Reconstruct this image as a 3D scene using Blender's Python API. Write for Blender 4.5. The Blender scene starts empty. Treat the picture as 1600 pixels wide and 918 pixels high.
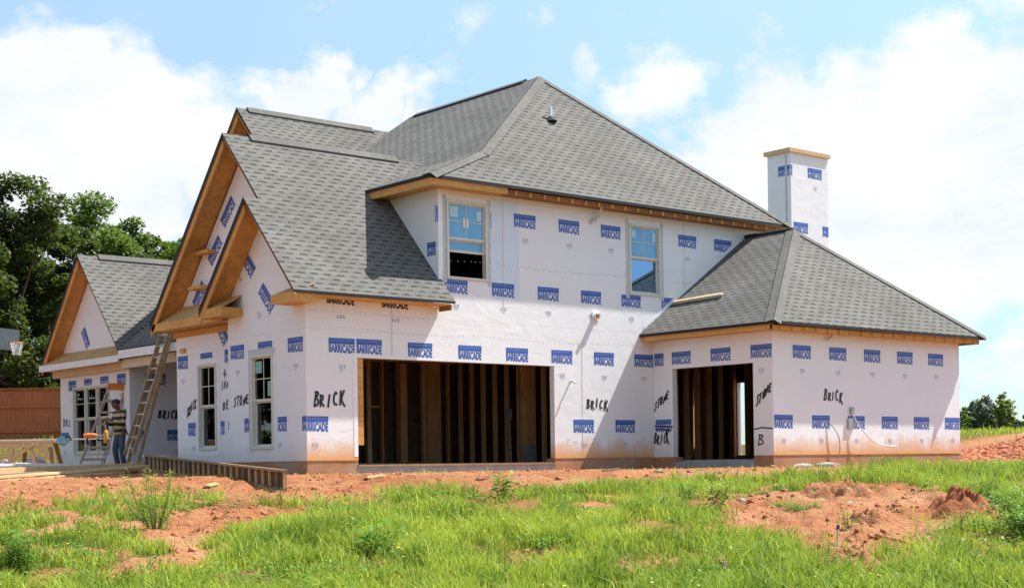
import bpy, bmesh, math, random
import numpy as np
from mathutils import Vector, Matrix
random.seed(7); rng = np.random.default_rng(11)
sc = bpy.context.scene
COL = sc.collection
rad = math.radians

# ------------------------------------------------------------------ camera
CAMP = np.array([-15.8061, -24.8654, 0.3314]); YAW = 0.7018; ROLL = -0.0139; FPX = 2345.55; SY = 726.5
Fv = np.array([math.sin(YAW), math.cos(YAW), 0.]); Rv = np.array([math.cos(YAW), -math.sin(YAW), 0.]); Zv = np.array([0, 0, 1.])
R2 = Rv * math.cos(ROLL) + Zv * math.sin(ROLL); U2 = Zv * math.cos(ROLL) - Rv * math.sin(ROLL)
cd = bpy.data.cameras.new('camera'); cam = bpy.data.objects.new('camera', cd); COL.objects.link(cam)
cd.sensor_fit = 'HORIZONTAL'; cd.sensor_width = 36; cd.lens = 36 * FPX / 1600; cd.clip_end = 4000; cd.clip_start = 0.1
cd.shift_y = (SY - 459) / 1600
mw = Matrix((R2, U2, -Fv)).transposed().to_4x4(); mw.translation = Vector(CAMP); cam.matrix_world = mw
sc.camera = cam

def DL(D, L, z=0.):                       # point at depth D and sideways distance L of the camera station
    p = CAMP + Fv * D + Rv * L; return Vector((p[0], p[1], z))
def ss(a, b, x):
    t = np.clip((x - a) / (b - a), 0, 1); return t * t * (3 - 2 * t)

# ------------------------------------------------------------------ noise
_P = np.random.default_rng(5).random((256, 256))
def vnoise(x, y):
    xi = np.floor(x).astype(int); yi = np.floor(y).astype(int); fx = x - xi; fy = y - yi
    fx = fx * fx * (3 - 2 * fx); fy = fy * fy * (3 - 2 * fy)
    g = lambda a, b: _P[a & 255, b & 255]
    return (g(xi, yi) * (1 - fx) + g(xi + 1, yi) * fx) * (1 - fy) + (g(xi, yi + 1) * (1 - fx) + g(xi + 1, yi + 1) * fx) * fy
def fbm(x, y, o=4):
    s = 0; a = .5; t = 0
    for i in range(o):
        s = s + a * vnoise(x + 17.3 * i, y + 5.1 * i); t += a; a *= .5; x = x * 2.03; y = y * 2.03
    return s / t

def toDL(x, y):
    dx = x - CAMP[0]; dy = y - CAMP[1]
    return dx * Fv[0] + dy * Fv[1], dx * Rv[0] + dy * Rv[1]
# bare patches of clay in the grass: (D, L, rD, rL)
BARE = [(18.6, 4.1, 3.6, 2.1), (21.3, 5.2, 2.6, 1.5), (18.4, -4.1, 1.0, .75), (20.6, -3.9, 2.0, 1.3), (15.9, -3.8, .55, .55), (23.0, -3.2, 1.7, 1.4), (16.1, 3.3, 1.3, .45),
        (20.6, 1.15, .8, .35), (22.3, .5, .45, 1.1), (17.0, -3.35, .5, .55), (20.5, -6.2, .6, .35), (19.6, -5.1, .5, .3), (14.6, 3.4, .5, .4), (18.5, -6.0, .4, .5)]
def grass_mask(x, y):
    D, L = toDL(x, y)
    n = fbm(x * .9 + 3, y * .9, 4) - .5; n2 = fbm(x * .33 + 9, y * .33 + 4, 3) - .5
    Lr = L / np.maximum(D, 1) * 2345.5 + 800                          # bearing, in units of the photograph's width
    edge = np.interp(Lr, [-200, 0, 220, 330, 430, 560, 760, 900, 1080, 1200, 1260, 1330, 1450, 1560, 1700],
                     [21.6, 21.6, 23.2, 23.0, 22.2, 23.1, 23.3, 24.2, 24.4, 25.0, 25.6, 26.4, 28.4, 31.6, 35.])
    m = ss(1.0, -1.0, D - edge + n * 3.0 + n2 * 1.2)
    for bD, bL, rD, rL in BARE:
        q = np.sqrt(((D - bD) / rD) ** 2 + ((L - bL) / rL) ** 2) + n * 1.3
        m = m * ss(.62, 1.12, q)
    m = m * (1 - .75 * ss(.0, .16, n - .16) * ss(14, 15, D))
    n3 = fbm(x * 1.9 + 40, y * 1.9 + 21, 3) - .5; left = ss(-2.6, -4.2, L) * ss(15.5, 17, D)
    m = m * (1 - (.85 + .1 * left) * ss(.035 - .02 * left, .13 - .03 * left, n3) * ss(13.5, 15, D))
    m2 = ss(46, 52, D + n * 4) * ss(3, 6, L)                            # meadow to the right behind the house
    m3 = ss(40.5, 42, D + n * 1.) * ss(-11.5, -12.5, L)                # lawn on the left, behind the work table
    m4 = ss(50, 70, D)
    return np.maximum.reduce([m, m2, m3, m4])
def height(x, y, micro=True):
    D, L = toDL(x, y)
    pad = .2 + .17 * ss(-5, -10, L) * ss(27, 33, D)
    d = 28 - D
    fall = .075 * np.where(d > 1.5, d - .75, np.where(d > 0, d * d / 3, 0))
    z = pad - np.minimum(fall, 1.66 + 0 * D)
    z = z + .95 * ss(9.5, 17, L) * ss(28, 40, D) + .42 * ss(45, 90, D) * ss(3, 9, L) + 1.15 * ss(41.5, 50, D) * ss(-11, -14, L)
    z = z + 1.9 * ss(120, 300, D)
    z = np.where(D < 5, np.minimum(z, -1.25), z)
    if micro:
        w = ss(27.5, 25, D) + ss(38, 44, D)
        z = z + (fbm(x * .55, y * .55, 3) - .5) * .22 * np.minimum(w, 1) * ss(300, 30, D)
        gm = grass_mask(x, y); nr = ss(27, 25.5, D)
        z = z + (fbm(x * 2.2 + 8, y * 2.2, 3) - .5) * .07 * (1 - gm * .5) + (fbm(x * 4.3 + 3, y * 4.3 + 9, 3) - .5) * .22 * (1 - gm) * nr + (fbm(x * 5 + 3, y * 5 + 9, 3) - .5) * .035 * (1 - gm) * (1 - nr) * ss(60, 40, D)
    return z
def gz(x, y): return float(height(np.array([x]), np.array([y]))[0])

# ------------------------------------------------------------------ materials
def new_mat(name):
    m = bpy.data.materials.new(name); m.use_nodes = True
    nt = m.node_tree; b = nt.nodes['Principled BSDF']; return m, nt, b
def N(nt, t, **k):
    n = nt.nodes.new(t)
    for a, v in k.items():
        if a == 'inp':
            for i, x in v.items(): n.inputs[i].default_value = x
        else: setattr(n, a, v)
    return n
def math_(nt, op, a, b=None, c=None, clamp=False):
    n = nt.nodes.new('ShaderNodeMath'); n.operation = op; n.use_clamp = clamp
    for i, v in enumerate((a, b, c)):
        if v is None: continue
        if isinstance(v, (int, float)): n.inputs[i].default_value = v
        else: nt.links.new(v, n.inputs[i])
    return n.outputs[0]
def mix(nt, fac, a, b, blend='MIX'):
    n = nt.nodes.new('ShaderNodeMix'); n.data_type = 'RGBA'; n.blend_type = blend
    for i, v in ((0, fac), (6, a), (7, b)):
        if isinstance(v, (int, float)): n.inputs[i].default_value = v
        elif isinstance(v, tuple): n.inputs[i].default_value = v if len(v) == 4 else v + (1,)
        else: nt.links.new(v, n.inputs[i])
    return n.outputs[2]
def noise(nt, scale, detail=3, vec=None, rough=.5, dist=0):
    n = N(nt, 'ShaderNodeTexNoise'); n.inputs['Scale'].default_value = scale; n.inputs['Detail'].default_value = detail
    n.inputs['Roughness'].default_value = rough; n.inputs['Distortion'].default_value = dist
    if vec is not None: nt.links.new(vec, n.inputs['Vector'])
    return n.outputs['Fac']
def pos(nt): return N(nt, 'ShaderNodeNewGeometry').outputs['Position']
def mapping(nt, vec, scale=(1, 1, 1), rot=(0, 0, 0)):
    n = N(nt, 'ShaderNodeMapping'); n.inputs['Scale'].default_value = scale; n.inputs['Rotation'].default_value = rot
    nt.links.new(vec, n.inputs['Vector']); return n.outputs[0]
def ramp(nt, fac, stops):
    n = N(nt, 'ShaderNodeValToRGB'); e = n.color_ramp.elements
    while len(e) < len(stops): e.new(.5)
    for i, (p, c) in enumerate(stops):
        e[i].position = p; e[i].color = c if len(c) == 4 else c + (1,)
    nt.links.new(fac, n.inputs[0]); return n.outputs[0]
def bump(nt, b, h, strength=.3, dist=.02):
    n = N(nt, 'ShaderNodeBump'); n.inputs['Strength'].default_value = strength; n.inputs['Distance'].default_value = dist
    nt.links.new(h, n.inputs['Height']); nt.links.new(n.outputs[0], b.inputs['Normal'])
def simple(name, col, rough=.6, var=.25, scale=6, metal=0, stretch=None, bmp=0):
    m, nt, b = new_mat(name); v = pos(nt)
    if stretch: v = mapping(nt, v, stretch)
    f = noise(nt, scale, 4, v)
    lo = tuple(c * (1 - var) for c in col); hi = tuple(min(1, c * (1 + var)) for c in col)
    nt.links.new(ramp(nt, f, [(.3, lo), (.7, hi)]), b.inputs['Base Color'])
    b.inputs['Roughness'].default_value = rough; b.inputs['Metallic'].default_value = metal
    if bmp: bump(nt, b, f, bmp)
    return m
M = {}
# house wrap -------------------------------------------------------
def wrap_mat(name, mud):
    m, nt, b = new_mat(name); p = pos(nt)
    sep = N(nt, 'ShaderNodeSeparateXYZ'); nt.links.new(p, sep.inputs[0])
    big = noise(nt, .8, 3, p); fine = noise(nt, 5, 4, mapping(nt, p, (1, 1, .35)), .6)
    base = ramp(nt, big, [(.3, (.775, .775, .775)), (.7, (.815, .81, .80))])
    # lap seams of the wrap courses, a little wavy
    wob = math_(nt, 'MULTIPLY', noise(nt, .7, 2, p), .06)
    for zc in (3.36, 3.02, 4.62):
        d = math_(nt, 'ABSOLUTE', math_(nt, 'SUBTRACT', math_(nt, 'SUBTRACT', sep.outputs[2], zc), wob))
        seam = math_(nt, 'SUBTRACT', 1, math_(nt, 'DIVIDE', d, .012), clamp=True)
        base = mix(nt, math_(nt, 'MULTIPLY', seam, .30), base, (.42, .42, .46))
    # faint fold shadows are real folds: bump only; splashed clay near the ground
    h = math_(nt, 'SUBTRACT', sep.outputs[2], .47)
    spl = noise(nt, 2.2, 5, mapping(nt, p, (1, 1, .5)), .65)
    edge = math_(nt, 'MULTIPLY_ADD', spl, 1.15, -.14)
    f = math_(nt, 'SUBTRACT', 1, math_(nt, 'DIVIDE', h, math_(nt, 'MAXIMUM', edge, .05)), clamp=True)
    base = mix(nt, math_(nt, 'MULTIPLY', math_(nt, 'POWER', f, .8), mud), base, (.68, .31, .06))
    nt.links.new(base, b.inputs['Base Color']); b.inputs['Roughness'].default_value = .55
    b.inputs['Specular IOR Level'].default_value = .3
    wr = noise(nt, 1.6, 4, mapping(nt, p, (1, 1, 1.6), (0.5, 0.4, 0.2)), .5, 1.2)
    hh = math_(nt, 'ADD', math_(nt, 'MULTIPLY', wr, 1.6), math_(nt, 'MULTIPLY', fine, .25))
    bump(nt, b, hh, .17, .03)
    return m
M['wrap'] = wrap_mat('house_wrap', .22); M['wrap_mud'] = wrap_mat('house_wrap_muddy', .92)
M['wrap2'] = simple('bluish_wrap', (.66, .73, .81), .5, .04, 2)
M['blue'] = simple('blue_print', (.040, .115, .40), .55, .12, 9)
M['grey_print'] = simple('grey_print', (.38, .38, .46), .6, .1)
M['marker'] = simple('marker_ink', (.012, .012, .015), .5, .2)
M['tape'] = simple('flange_tape', (.50, .53, .53), .5, .15, 14)
M['white_tape'] = simple('white_tape', (.82, .82, .83), .45, .05)
# shingles -----------------------------------------------------------
def shingle_mat(name, dash=True):
    m, nt, b = new_mat(name)
    uv = N(nt, 'ShaderNodeUVMap').outputs[0]
    sep = N(nt, 'ShaderNodeSeparateXYZ'); nt.links.new(uv, sep.inputs[0])
    def brick(w, off, freq, seed):
        k = N(nt, 'ShaderNodeTexBrick', offset=off, offset_frequency=freq)
        k.inputs['Color1'].default_value = (0, 0, 0, 1); k.inputs['Color2'].default_value = (1, 1, 1, 1); k.inputs['Mortar'].default_value = (.5, .5, .5, 1)
        k.inputs['Scale'].default_value = 1; k.inputs['Mortar Size'].default_value = 0.0; k.inputs['Brick Width'].default_value = w; k.inputs['Row Height'].default_value = .14
        mp = N(nt, 'ShaderNodeMapping'); mp.inputs['Location'].default_value = (seed, 0, 0); nt.links.new(uv, mp.inputs[0]); nt.links.new(mp.outputs[0], k.inputs[0])
        return k.outputs[0]
    b1 = brick(.30, .37, 3, 1.7); b2 = brick(.31, .5, 2, .0)
    grain = noise(nt, 38, 4, uv, .75); cloud = noise(nt, .45, 4, uv, .6); mid = noise(nt, 3.0, 2, uv)
    tone = math_(nt, 'ADD', math_(nt, 'MULTIPLY', b1, .14), math_(nt, 'ADD', math_(nt, 'MULTIPLY', grain, .42), math_(nt, 'MULTIPLY', cloud, .55)))
    base = ramp(nt, tone, [(.28, (.088, .084, .074)), (.55, (.140, .134, .119)), (.82, (.200, .191, .170))])
    row = math_(nt, 'FRACT', math_(nt, 'DIVIDE', sep.outputs[1], .14))
    if dash:
        # architectural shingles: shadows of tab gaps and course edges painted dark, like printed shadow bands
        ucell = math_(nt, 'ADD', math_(nt, 'DIVIDE', sep.outputs[0], .31), math_(nt, 'MULTIPLY', math_(nt, 'FLOOR', math_(nt, 'DIVIDE', sep.outputs[1], .14)), .5))
        uf = math_(nt, 'FRACT', math_(nt, 'ADD', ucell, math_(nt, 'MULTIPLY', mid, .55)))
        inx = math_(nt, 'LESS_THAN', uf, .52)
        low = math_(nt, 'LESS_THAN', row, .38); line = math_(nt, 'LESS_THAN', row, .10)
        dm = math_(nt, 'MULTIPLY', math_(nt, 'MULTIPLY', inx, low), math_(nt, 'MULTIPLY_ADD', b2, .30, .60))
        dm = math_(nt, 'MAXIMUM', dm, math_(nt, 'MULTIPLY', line, .35))
        base = mix(nt, dm, base, (.034, .033, .030))
        bump(nt, b, math_(nt, 'SUBTRACT', math_(nt, 'SUBTRACT', 1, math_(nt, 'MULTIPLY', row, .6)), math_(nt, 'MULTIPLY', dm, .8)), .5, .02)
    else:
        base = mix(nt, math_(nt, 'MULTIPLY', math_(nt, 'LESS_THAN', row, .1), .5), base, (.1, .1, .095))
    nt.links.new(base, b.inputs['Base Color']); b.inputs['Roughness'].default_value = .92; b.inputs['Specular IOR Level'].default_value = .15
    return m
M['shingle'] = shingle_mat('shingles'); M['hipcap'] = shingle_mat('hip_shingles', False)
M['black'] = simple('black_felt', (.014, .014, .017), .8, .3)
def wood(name, col, var=.3, stretch=(3, 3, 14), rough=.65):
    m, nt, b = new_mat(name); p = pos(nt)
    f = noise(nt, 2.2, 5, mapping(nt, p, stretch), .6, .6); k = noise(nt, 1.1, 2, p)
    f = math_(nt, 'ADD', math_(nt, 'MULTIPLY', f, .6), math_(nt, 'MULTIPLY', k, .4))
    lo = tuple(c * (1 - var) for c in col); hi = tuple(c * (1 + var) for c in col)
    nt.links.new(ramp(nt, f, [(.3, lo), (.7, hi)]), b.inputs['Base Color']); b.inputs['Roughness'].default_value = rough; b.inputs['Specular IOR Level'].default_value = .2
    bump(nt, b, f, .15, .004); return m
M['fascia'] = wood('pine_board', (.60, .315, .095), .22, (2, 2, 9))
M['osb'] = wood('roof_decking', (.56, .27, .08), .32, (2.5, 2.5, 2.5))
M['ply'] = wood('plywood', (.52, .31, .12), .2, (2, 2, 6))
M['palewood'] = wood('pale_board', (.62, .50, .34), .16, (2, 2, 8))
M['lumber'] = wood('sawn_lumber', (.60, .42, .22), .22, (6, 6, 6))
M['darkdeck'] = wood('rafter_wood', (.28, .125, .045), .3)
M['stud'] = wood('stud_wood', (.62, .34, .14), .3, (9, 9, 1))
M['formwood'] = wood('brown_form_wood', (.12, .06, .03), .3, (3, 3, 8)); M['weathered'] = wood('weathered_wood', (.30, .21, .125), .3, (3, 3, 8))
M['fence'] = wood('fence_stain', (.42, .14, .055), .25, (9, 9, 1))
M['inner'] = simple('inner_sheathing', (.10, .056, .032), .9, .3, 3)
M['concrete'] = simple('slab_concrete', (.33, .32, .30), .85, .15, 3)
def found():
    m, nt, b = new_mat('foundation_block'); p = pos(nt)
    f = noise(nt, 1.5, 5, p, .65); g = noise(nt, 14, 3, p)
    c = ramp(nt, f, [(.32, (.36, .17, .085)), (.5, (.46, .235, .12)), (.72, (.44, .33, .24))])
    nt.links.new(mix(nt, math_(nt, 'MULTIPLY', g, .35), c, (.2, .1, .06)), b.inputs['Base Color']); b.inputs['Roughness'].default_value = .9
    bump(nt, b, g, .4, .01); return m
M['found'] = found()
M['frame'] = simple('tan_vinyl', (.65, .625, .53), .4, .04)
M['white'] = simple('white_trim', (.80, .80, .79), .45, .04)
M['whitemetal'] = simple('white_pvc', (.8, .8, .78), .3, .05)
M['grey'] = simple('grey_metal', (.36, .37, .38), .45, .15, 5, .4)
M['alu'] = simple('aluminium', (.55, .54, .50), .42, .12, 5, .5)
M['tanladder'] = simple('fibreglass_tan', (.36, .24, .125), .55, .2)
M['orange'] = simple('orange_plastic', (.68, .20, .03), .45, .12)
M['yellow'] = simple('yellow_plastic', (.60, .32, .03), .45, .1)
M['pinkred'] = simple('red_rail', (.46, .33, .28), .5, .15); M['tanstep'] = simple('tan_step', (.50, .40, .28), .5, .12)
M['rubber'] = simple('black_rubber', (.02, .02, .022), .7, .2)
M['cable'] = simple('cable', (.33, .32, .34), .5, .1)
M['whitecable'] = simple('white_cable', (.78, .78, .78), .4, .05)
M['stone'] = simple('pale_stone', (.40, .34, .28), .9, .25, 9, bmp=.3)
M['bag'] = simple('white_sack', (.74, .74, .74), .5, .08, 5, bmp=.3)
def glass(name, tint, refl, gc=(.92, .95, 1)):
    m, nt, b = new_mat(name)
    for n in list(nt.nodes):
        if n.type == 'BSDF_PRINCIPLED': nt.nodes.remove(n)
    out = [n for n in nt.nodes if n.type == 'OUTPUT_MATERIAL'][0]
    t = N(nt, 'ShaderNodeBsdfTransparent'); t.inputs[0].default_value = tint + (1,)
    g = N(nt, 'ShaderNodeBsdfGlossy'); g.inputs['Roughness'].default_value = .015; g.inputs[0].default_value = gc + (1,)
    lw = N(nt, 'ShaderNodeFresnel'); lw.inputs[0].default_value = 1.5
    f = math_(nt, 'MULTIPLY_ADD', lw.outputs[0], 1.4, refl, clamp=True)
    nn = N(nt, 'ShaderNodeBump'); nn.inputs['Strength'].default_value = .05; nn.inputs['Distance'].default_value = .02
    nt.links.new(noise(nt, 1.3, 2, pos(nt)), nn.inputs['Height']); nt.links.new(nn.outputs[0], g.inputs['Normal'])
    mx = N(nt, 'ShaderNodeMixShader'); nt.links.new(f, mx.inputs[0]); nt.links.new(t.outputs[0], mx.inputs[1]); nt.links.new(g.outputs[0], mx.inputs[2])
    nt.links.new(mx.outputs[0], out.inputs[0]); return m
M['glass'] = glass('window_glass', (.6, .66, .62), .025)
M['sky_tinted'] = glass('sky_tinted_glass', (.12, .2, .3), .38, (.42, .68, 1.))  # blue of the reflected sky is put into the gloss tint
def film():
    m, nt, b = new_mat('blue_protective_film'); p = pos(nt)
    nt.links.new(ramp(nt, noise(nt, 3, 3, p), [(.3, (.10, .33, .58)), (.7, (.14, .42, .68))]), b.inputs['Base Color'])
    b.inputs['Roughness'].default_value = .12; b.inputs['Specular IOR Level'].default_value = .8; return m
M['film'] = film()
def leafmat(name, lo, hi, trans=.35, attr=True):
    m, nt, b = new_mat(name)
    out = [n for n in nt.nodes if n.type == 'OUTPUT_MATERIAL'][0]
    a = N(nt, 'ShaderNodeAttribute', attribute_name='tone')
    c = ramp(nt, a.outputs['Fac'], [(0, lo), (1, hi)])
    nt.links.new(c, b.inputs['Base Color']); b.inputs['Roughness'].default_value = .55; b.inputs['Specular IOR Level'].default_value = .25
    t = N(nt, 'ShaderNodeBsdfTranslucent'); nt.links.new(mix(nt, .5, c, (.35, .5, .05), 'MIX'), t.inputs[0])
    mx = N(nt, 'ShaderNodeMixShader'); mx.inputs[0].default_value = trans
    nt.links.new(b.outputs[0], mx.inputs[1]); nt.links.new(t.outputs[0], mx.inputs[2]); nt.links.new(mx.outputs[0], out.inputs[0]); return m
M['grass'] = leafmat('grass_blades', (.045, .14, .010), (.50, .55, .07), .40)
M['leaf_dark'] = leafmat('dark_oak_leaves', (.017, .034, .012), (.068, .098, .03), .2)
M['leaf_bright'] = leafmat('bright_leaves', (.03, .075, .01), (.12, .20, .028), .25)
M['weed'] = leafmat('weed_leaves', (.05, .15, .015), (.20, .36, .05), .35)
M['weed_y'] = leafmat('yellow_green_leaves', (.12, .2, .02), (.38, .42, .07), .35)
M['flower'] = simple('yellow_petals', (.8, .6, .03), .6, .1)
M['bark'] = simple('bark', (.075, .055, .04), .9, .35, 6, stretch=(3, 3, .6), bmp=.5)
M['stem'] = simple('green_stem', (.13, .2, .04), .7, .2)
def soil():
    m, nt, b = new_mat('red_clay_ground'); p = pos(nt)
    a = N(nt, 'ShaderNodeAttribute', attribute_name='grass')
    big = noise(nt, .35, 4, p, .6); fine = noise(nt, 7, 5, p, .7); tiny = noise(nt, 40, 3, p, .7)
    track = noise(nt, 1.0, 4, mapping(nt, p, (.35, 2.6, 1), (0, 0, rad(-42))), .6, .4)
    f = math_(nt, 'ADD', math_(nt, 'MULTIPLY', big, .45), math_(nt, 'ADD', math_(nt, 'MULTIPLY', fine, .35), math_(nt, 'MULTIPLY', track, .25)))
    c = ramp(nt, f, [(.30, (.22, .062, .028)), (.46, (.34, .128, .056)), (.58, (.43, .205, .10)), (.72, (.50, .30, .175))])
    crumb = math_(nt, 'LESS_THAN', noise(nt, 9, 5, p, .8), .40)
    c = mix(nt, math_(nt, 'MULTIPLY', crumb, .55), c, (.20, .058, .026))
    g = ramp(nt, fine, [(.3, (.035, .05, .012)), (.7, (.12, .12, .03))])
    gf = math_(nt, 'MULTIPLY', a.outputs['Fac'], .8)
    nt.links.new(mix(nt, gf, c, g), b.inputs['Base Color']); b.inputs['Roughness'].default_value = .95; b.inputs['Specular IOR Level'].default_value = .1
    hh = math_(nt, 'ADD', math_(nt, 'MULTIPLY', fine, 1), math_(nt, 'ADD', math_(nt, 'MULTIPLY', tiny, .3), math_(nt, 'MULTIPLY', track, 1.2)))
    bump(nt, b, hh, 1.0, .09); return m
M['soil'] = soil()
M['clod'] = simple('clay_clods', (.42, .15, .07), .95, .4, 4, bmp=.4)
M['skin'] = simple('skin', (.16, .075, .045), .5, .1)
M['jeans'] = simple('denim', (.06, .085, .125), .8, .3, 9)
M['shoe'] = simple('work_boots', (.12, .08, .05), .7, .2)
M['cap'] = simple('black_cap', (.02, .02, .025), .8, .2)
def hoodie():
    m, nt, b = new_mat('striped_sweater'); p = pos(nt)
    sep = N(nt, 'ShaderNodeSeparateXYZ'); nt.links.new(p, sep.inputs[0])
    z = math_(nt, 'ADD', sep.outputs[2], math_(nt, 'MULTIPLY', noise(nt, 3, 2, p), .04))
    f = math_(nt, 'FRACT', math_(nt, 'DIVIDE', z, .155))
    s = math_(nt, 'LESS_THAN', f, .36); r = math_(nt, 'GREATER_THAN', f, .86)
    c = mix(nt, s, (.03, .03, .035), (.52, .37, .09)); c = mix(nt, r, c, (.40, .38, .34))
    nt.links.new(c, b.inputs['Base Color']); b.inputs['Roughness'].default_value = .9; return m
M['hoodie'] = hoodie()
M['net'] = simple('net_white', (.7, .7, .68), .8, .1)
M['backboard'] = simple('smoky_backboard', (.045, .06, .07), .7, .2)

# ------------------------------------------------------------------ mesh helpers
class MB:
    def __init__(s): s.v = []; s.f = []; s.m = []; s.uv = []; s.has_uv = False
    def poly(s, pts, mat=0, uv=None):
        i = len(s.v); s.v += [tuple(p) for p in pts]; s.f.append(tuple(range(i, i + len(pts)))); s.m.append(mat)
        if uv: s.has_uv = True
        s.uv.append(uv if uv else [(0, 0)] * len(pts))
    def hexa(s, a, mat=0):                     # a: 8 corners, bottom loop 0-3 (ccw from above), top loop 4-7
        v0 = [Vector(k) for k in a]
        if (v0[1] - v0[0]).cross(v0[3] - v0[0]).dot(v0[4] - v0[0]) < 0: a = [a[0], a[3], a[2], a[1], a[4], a[7], a[6], a[5]]
        for q in ((3, 2, 1, 0), (4, 5, 6, 7), (0, 1, 5, 4), (1, 2, 6, 5), (2, 3, 7, 6), (3, 0, 4, 7)):
            s.poly([a[k] for k in q], mat)
    def box(s, x0, y0, z0, x1, y1, z1, mat=0):
        s.hexa([(x0, y0, z0), (x1, y0, z0), (x1, y1, z0), (x0, y1, z0), (x0, y0, z1), (x1, y0, z1), (x1, y1, z1), (x0, y1, z1)], mat)
    def beam(s, p0, p1, w, h, up=(0, 0, 1), mat=0):   # w across, h along up, centred on the line p0-p1
        p0 = Vector(p0); p1 = Vector(p1); d = (p1 - p0).normalized(); u = Vector(up); r = d.cross(u)
        if r.length < 1e-4: u = Vector((1, 0, 0)); r = d.cross(u)
        r.normalize(); u = r.cross(d).normalized(); r = r * w / 2; u = u * h / 2
        a = [p0 - r - u, p0 + r - u, p1 + r - u, p1 - r - u, p0 - r + u, p0 + r + u, p1 + r + u, p1 - r + u]; s.hexa(a, mat)
    def tube(s, pts, r, n=8, mat=0, cap=True):
        rs = r if isinstance(r, (list, tuple)) else [r] * len(pts); P = [Vector(p) for p in pts]; base = len(s.v)
        ref = Vector((.31, .22, .93))
        for i, p in enumerate(P):
            d = (P[min(i + 1, len(P) - 1)] - P[max(i - 1, 0)]).normalized(); a = d.cross(ref)
            if a.length < 1e-3: a = d.cross(Vector((1, 0, 0)))
            a.normalize(); b = d.cross(a)
            for k in range(n):
                t = 2 * math.pi * k / n; s.v.append(tuple(p + (a * math.cos(t) + b * math.sin(t)) * rs[i]))
        for i in range(len(P) - 1):
            for k in range(n):
                s.f.append((base + i * n + k, base + i * n + (k + 1) % n, base + (i + 1) * n + (k + 1) % n, base + (i + 1) * n + k)); s.m.append(mat); s.uv.append([(0, 0)] * 4)
        if cap:
            for i in (0, len(P) - 1):
                l = [base + i * n + k for k in range(n)]; s.f.append(tuple(l if i else l[::-1])); s.m.append(mat); s.uv.append([(0, 0)] * n)
    def prism(s, pts, off, mat=0, side=None, bottom=None):  # polygon extruded by vector off (top = pts)
        off = Vector(off); P = [Vector(p) for p in pts]; Q = [p + off for p in P]
        s.poly(P, mat); s.poly(Q[::-1], mat if bottom is None else bottom)
        for i in range(len(P)):
            j = (i + 1) % len(P); s.poly([P[j], P[i], Q[i], Q[j]], mat if side is None else side)
    def build(s, name, mats, parent=None, smooth=False):
        me = bpy.data.meshes.new(name); me.from_pydata(s.v, [], s.f)
        for m in (mats if isinstance(mats, (list, tuple)) else [mats]): me.materials.append(m)
        me.polygons.foreach_set('material_index', s.m)
        if s.has_uv:
            ul = me.uv_layers.new(name='UVMap'); ul.data.foreach_set('uv', [c for fc in s.uv for p in fc for c in p])
        if smooth: me.polygons.foreach_set('use_smooth', [True] * len(s.f))
        me.update(); return link(name, me, parent)
def link(name, me, parent=None):
    o = bpy.data.objects.new(name, me); COL.objects.link(o)
    if parent is not None:
        o.parent = parent; w = parent.location.copy(); q = parent.parent
        o.location = (0, 0, 0)
        if parent.type == 'EMPTY': o.location = -w
    return o
def thing(name, label, cat, loc=(0, 0, 0), group=None):
    o = bpy.data.objects.new(name, None); COL.objects.link(o); o.location = loc; o.empty_display_size = .2
    o['label'] = label; o['category'] = cat
    if group: o['group'] = group
    return o
def tag(o, label, cat, group=None):
    o['label'] = label; o['category'] = cat
    if group: o['group'] = group
    return o
def np_mesh(name, V, Fc, nper, mats, tone=None, parent=None, smooth=False, attr='tone'):
    me = bpy.data.meshes.new(name); nv = len(V); nf = len(Fc) // nper
    me.vertices.add(nv); me.vertices.foreach_set('co', np.ascontiguousarray(V, dtype=np.float32).ravel())
    me.loops.add(len(Fc)); me.loops.foreach_set('vertex_index', np.ascontiguousarray(Fc, dtype=np.int32))
    me.polygons.add(nf); me.polygons.foreach_set('loop_start', np.arange(0, len(Fc), nper, dtype=np.int32))
    try: me.polygons.foreach_set('loop_total', np.full(nf, nper, dtype=np.int32))
    except Exception: pass
    for m in (mats if isinstance(mats, (list, tuple)) else [mats]): me.materials.append(m)
    if tone is not None:
        a = me.attributes.new(attr, 'FLOAT', 'POINT'); a.data.foreach_set('value', np.ascontiguousarray(tone, dtype=np.float32))
    if smooth: me.polygons.foreach_set('use_smooth', np.ones(nf, dtype=bool))
    me.update(calc_edges=True); me.validate(); return link(name, me, parent)

# ------------------------------------------------------------------ lettering
def text_tris(body):
    c = bpy.data.curves.new('t', 'FONT'); c.body = body; c.offset = .046; c.resolution_u = 2
    o = bpy.data.objects.new('t', c); COL.objects.link(o); dg = bpy.context.evaluated_depsgraph_get(); dg.update()
    me = o.evaluated_get(dg).to_mesh(); me.calc_loop_triangles()
    V = [v.co.copy() for v in me.vertices]; T = [tuple(t.vertices) for t in me.loop_triangles]
    x0 = min(v.x for v in V); x1 = max(v.x for v in V); y0 = min(v.y for v in V); y1 = max(v.y for v in V)
    P = [[((V[i].x - x0) / (x1 - x0), (V[i].y - y0) / (y1 - y0)) for i in t] for t in T]
    bpy.data.objects.remove(o); bpy.data.curves.remove(c); return P
LOGO = text_tris('BARRICADE')
def clip(poly, ax, val, keep_less):
    out = []
    for i in range(len(poly)):
        a = poly[i]; b = poly[(i + 1) % len(poly)]
        ia = (a[ax] <= val) == keep_less; ib = (b[ax] <= val) == keep_less
        if ia: out.append(a)
        if ia != ib:
            t = (val - a[ax]) / (b[ax] - a[ax]); out.append(tuple(a[k] + (b[k] - a[k]) * t for k in range(2)))
    return out
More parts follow.
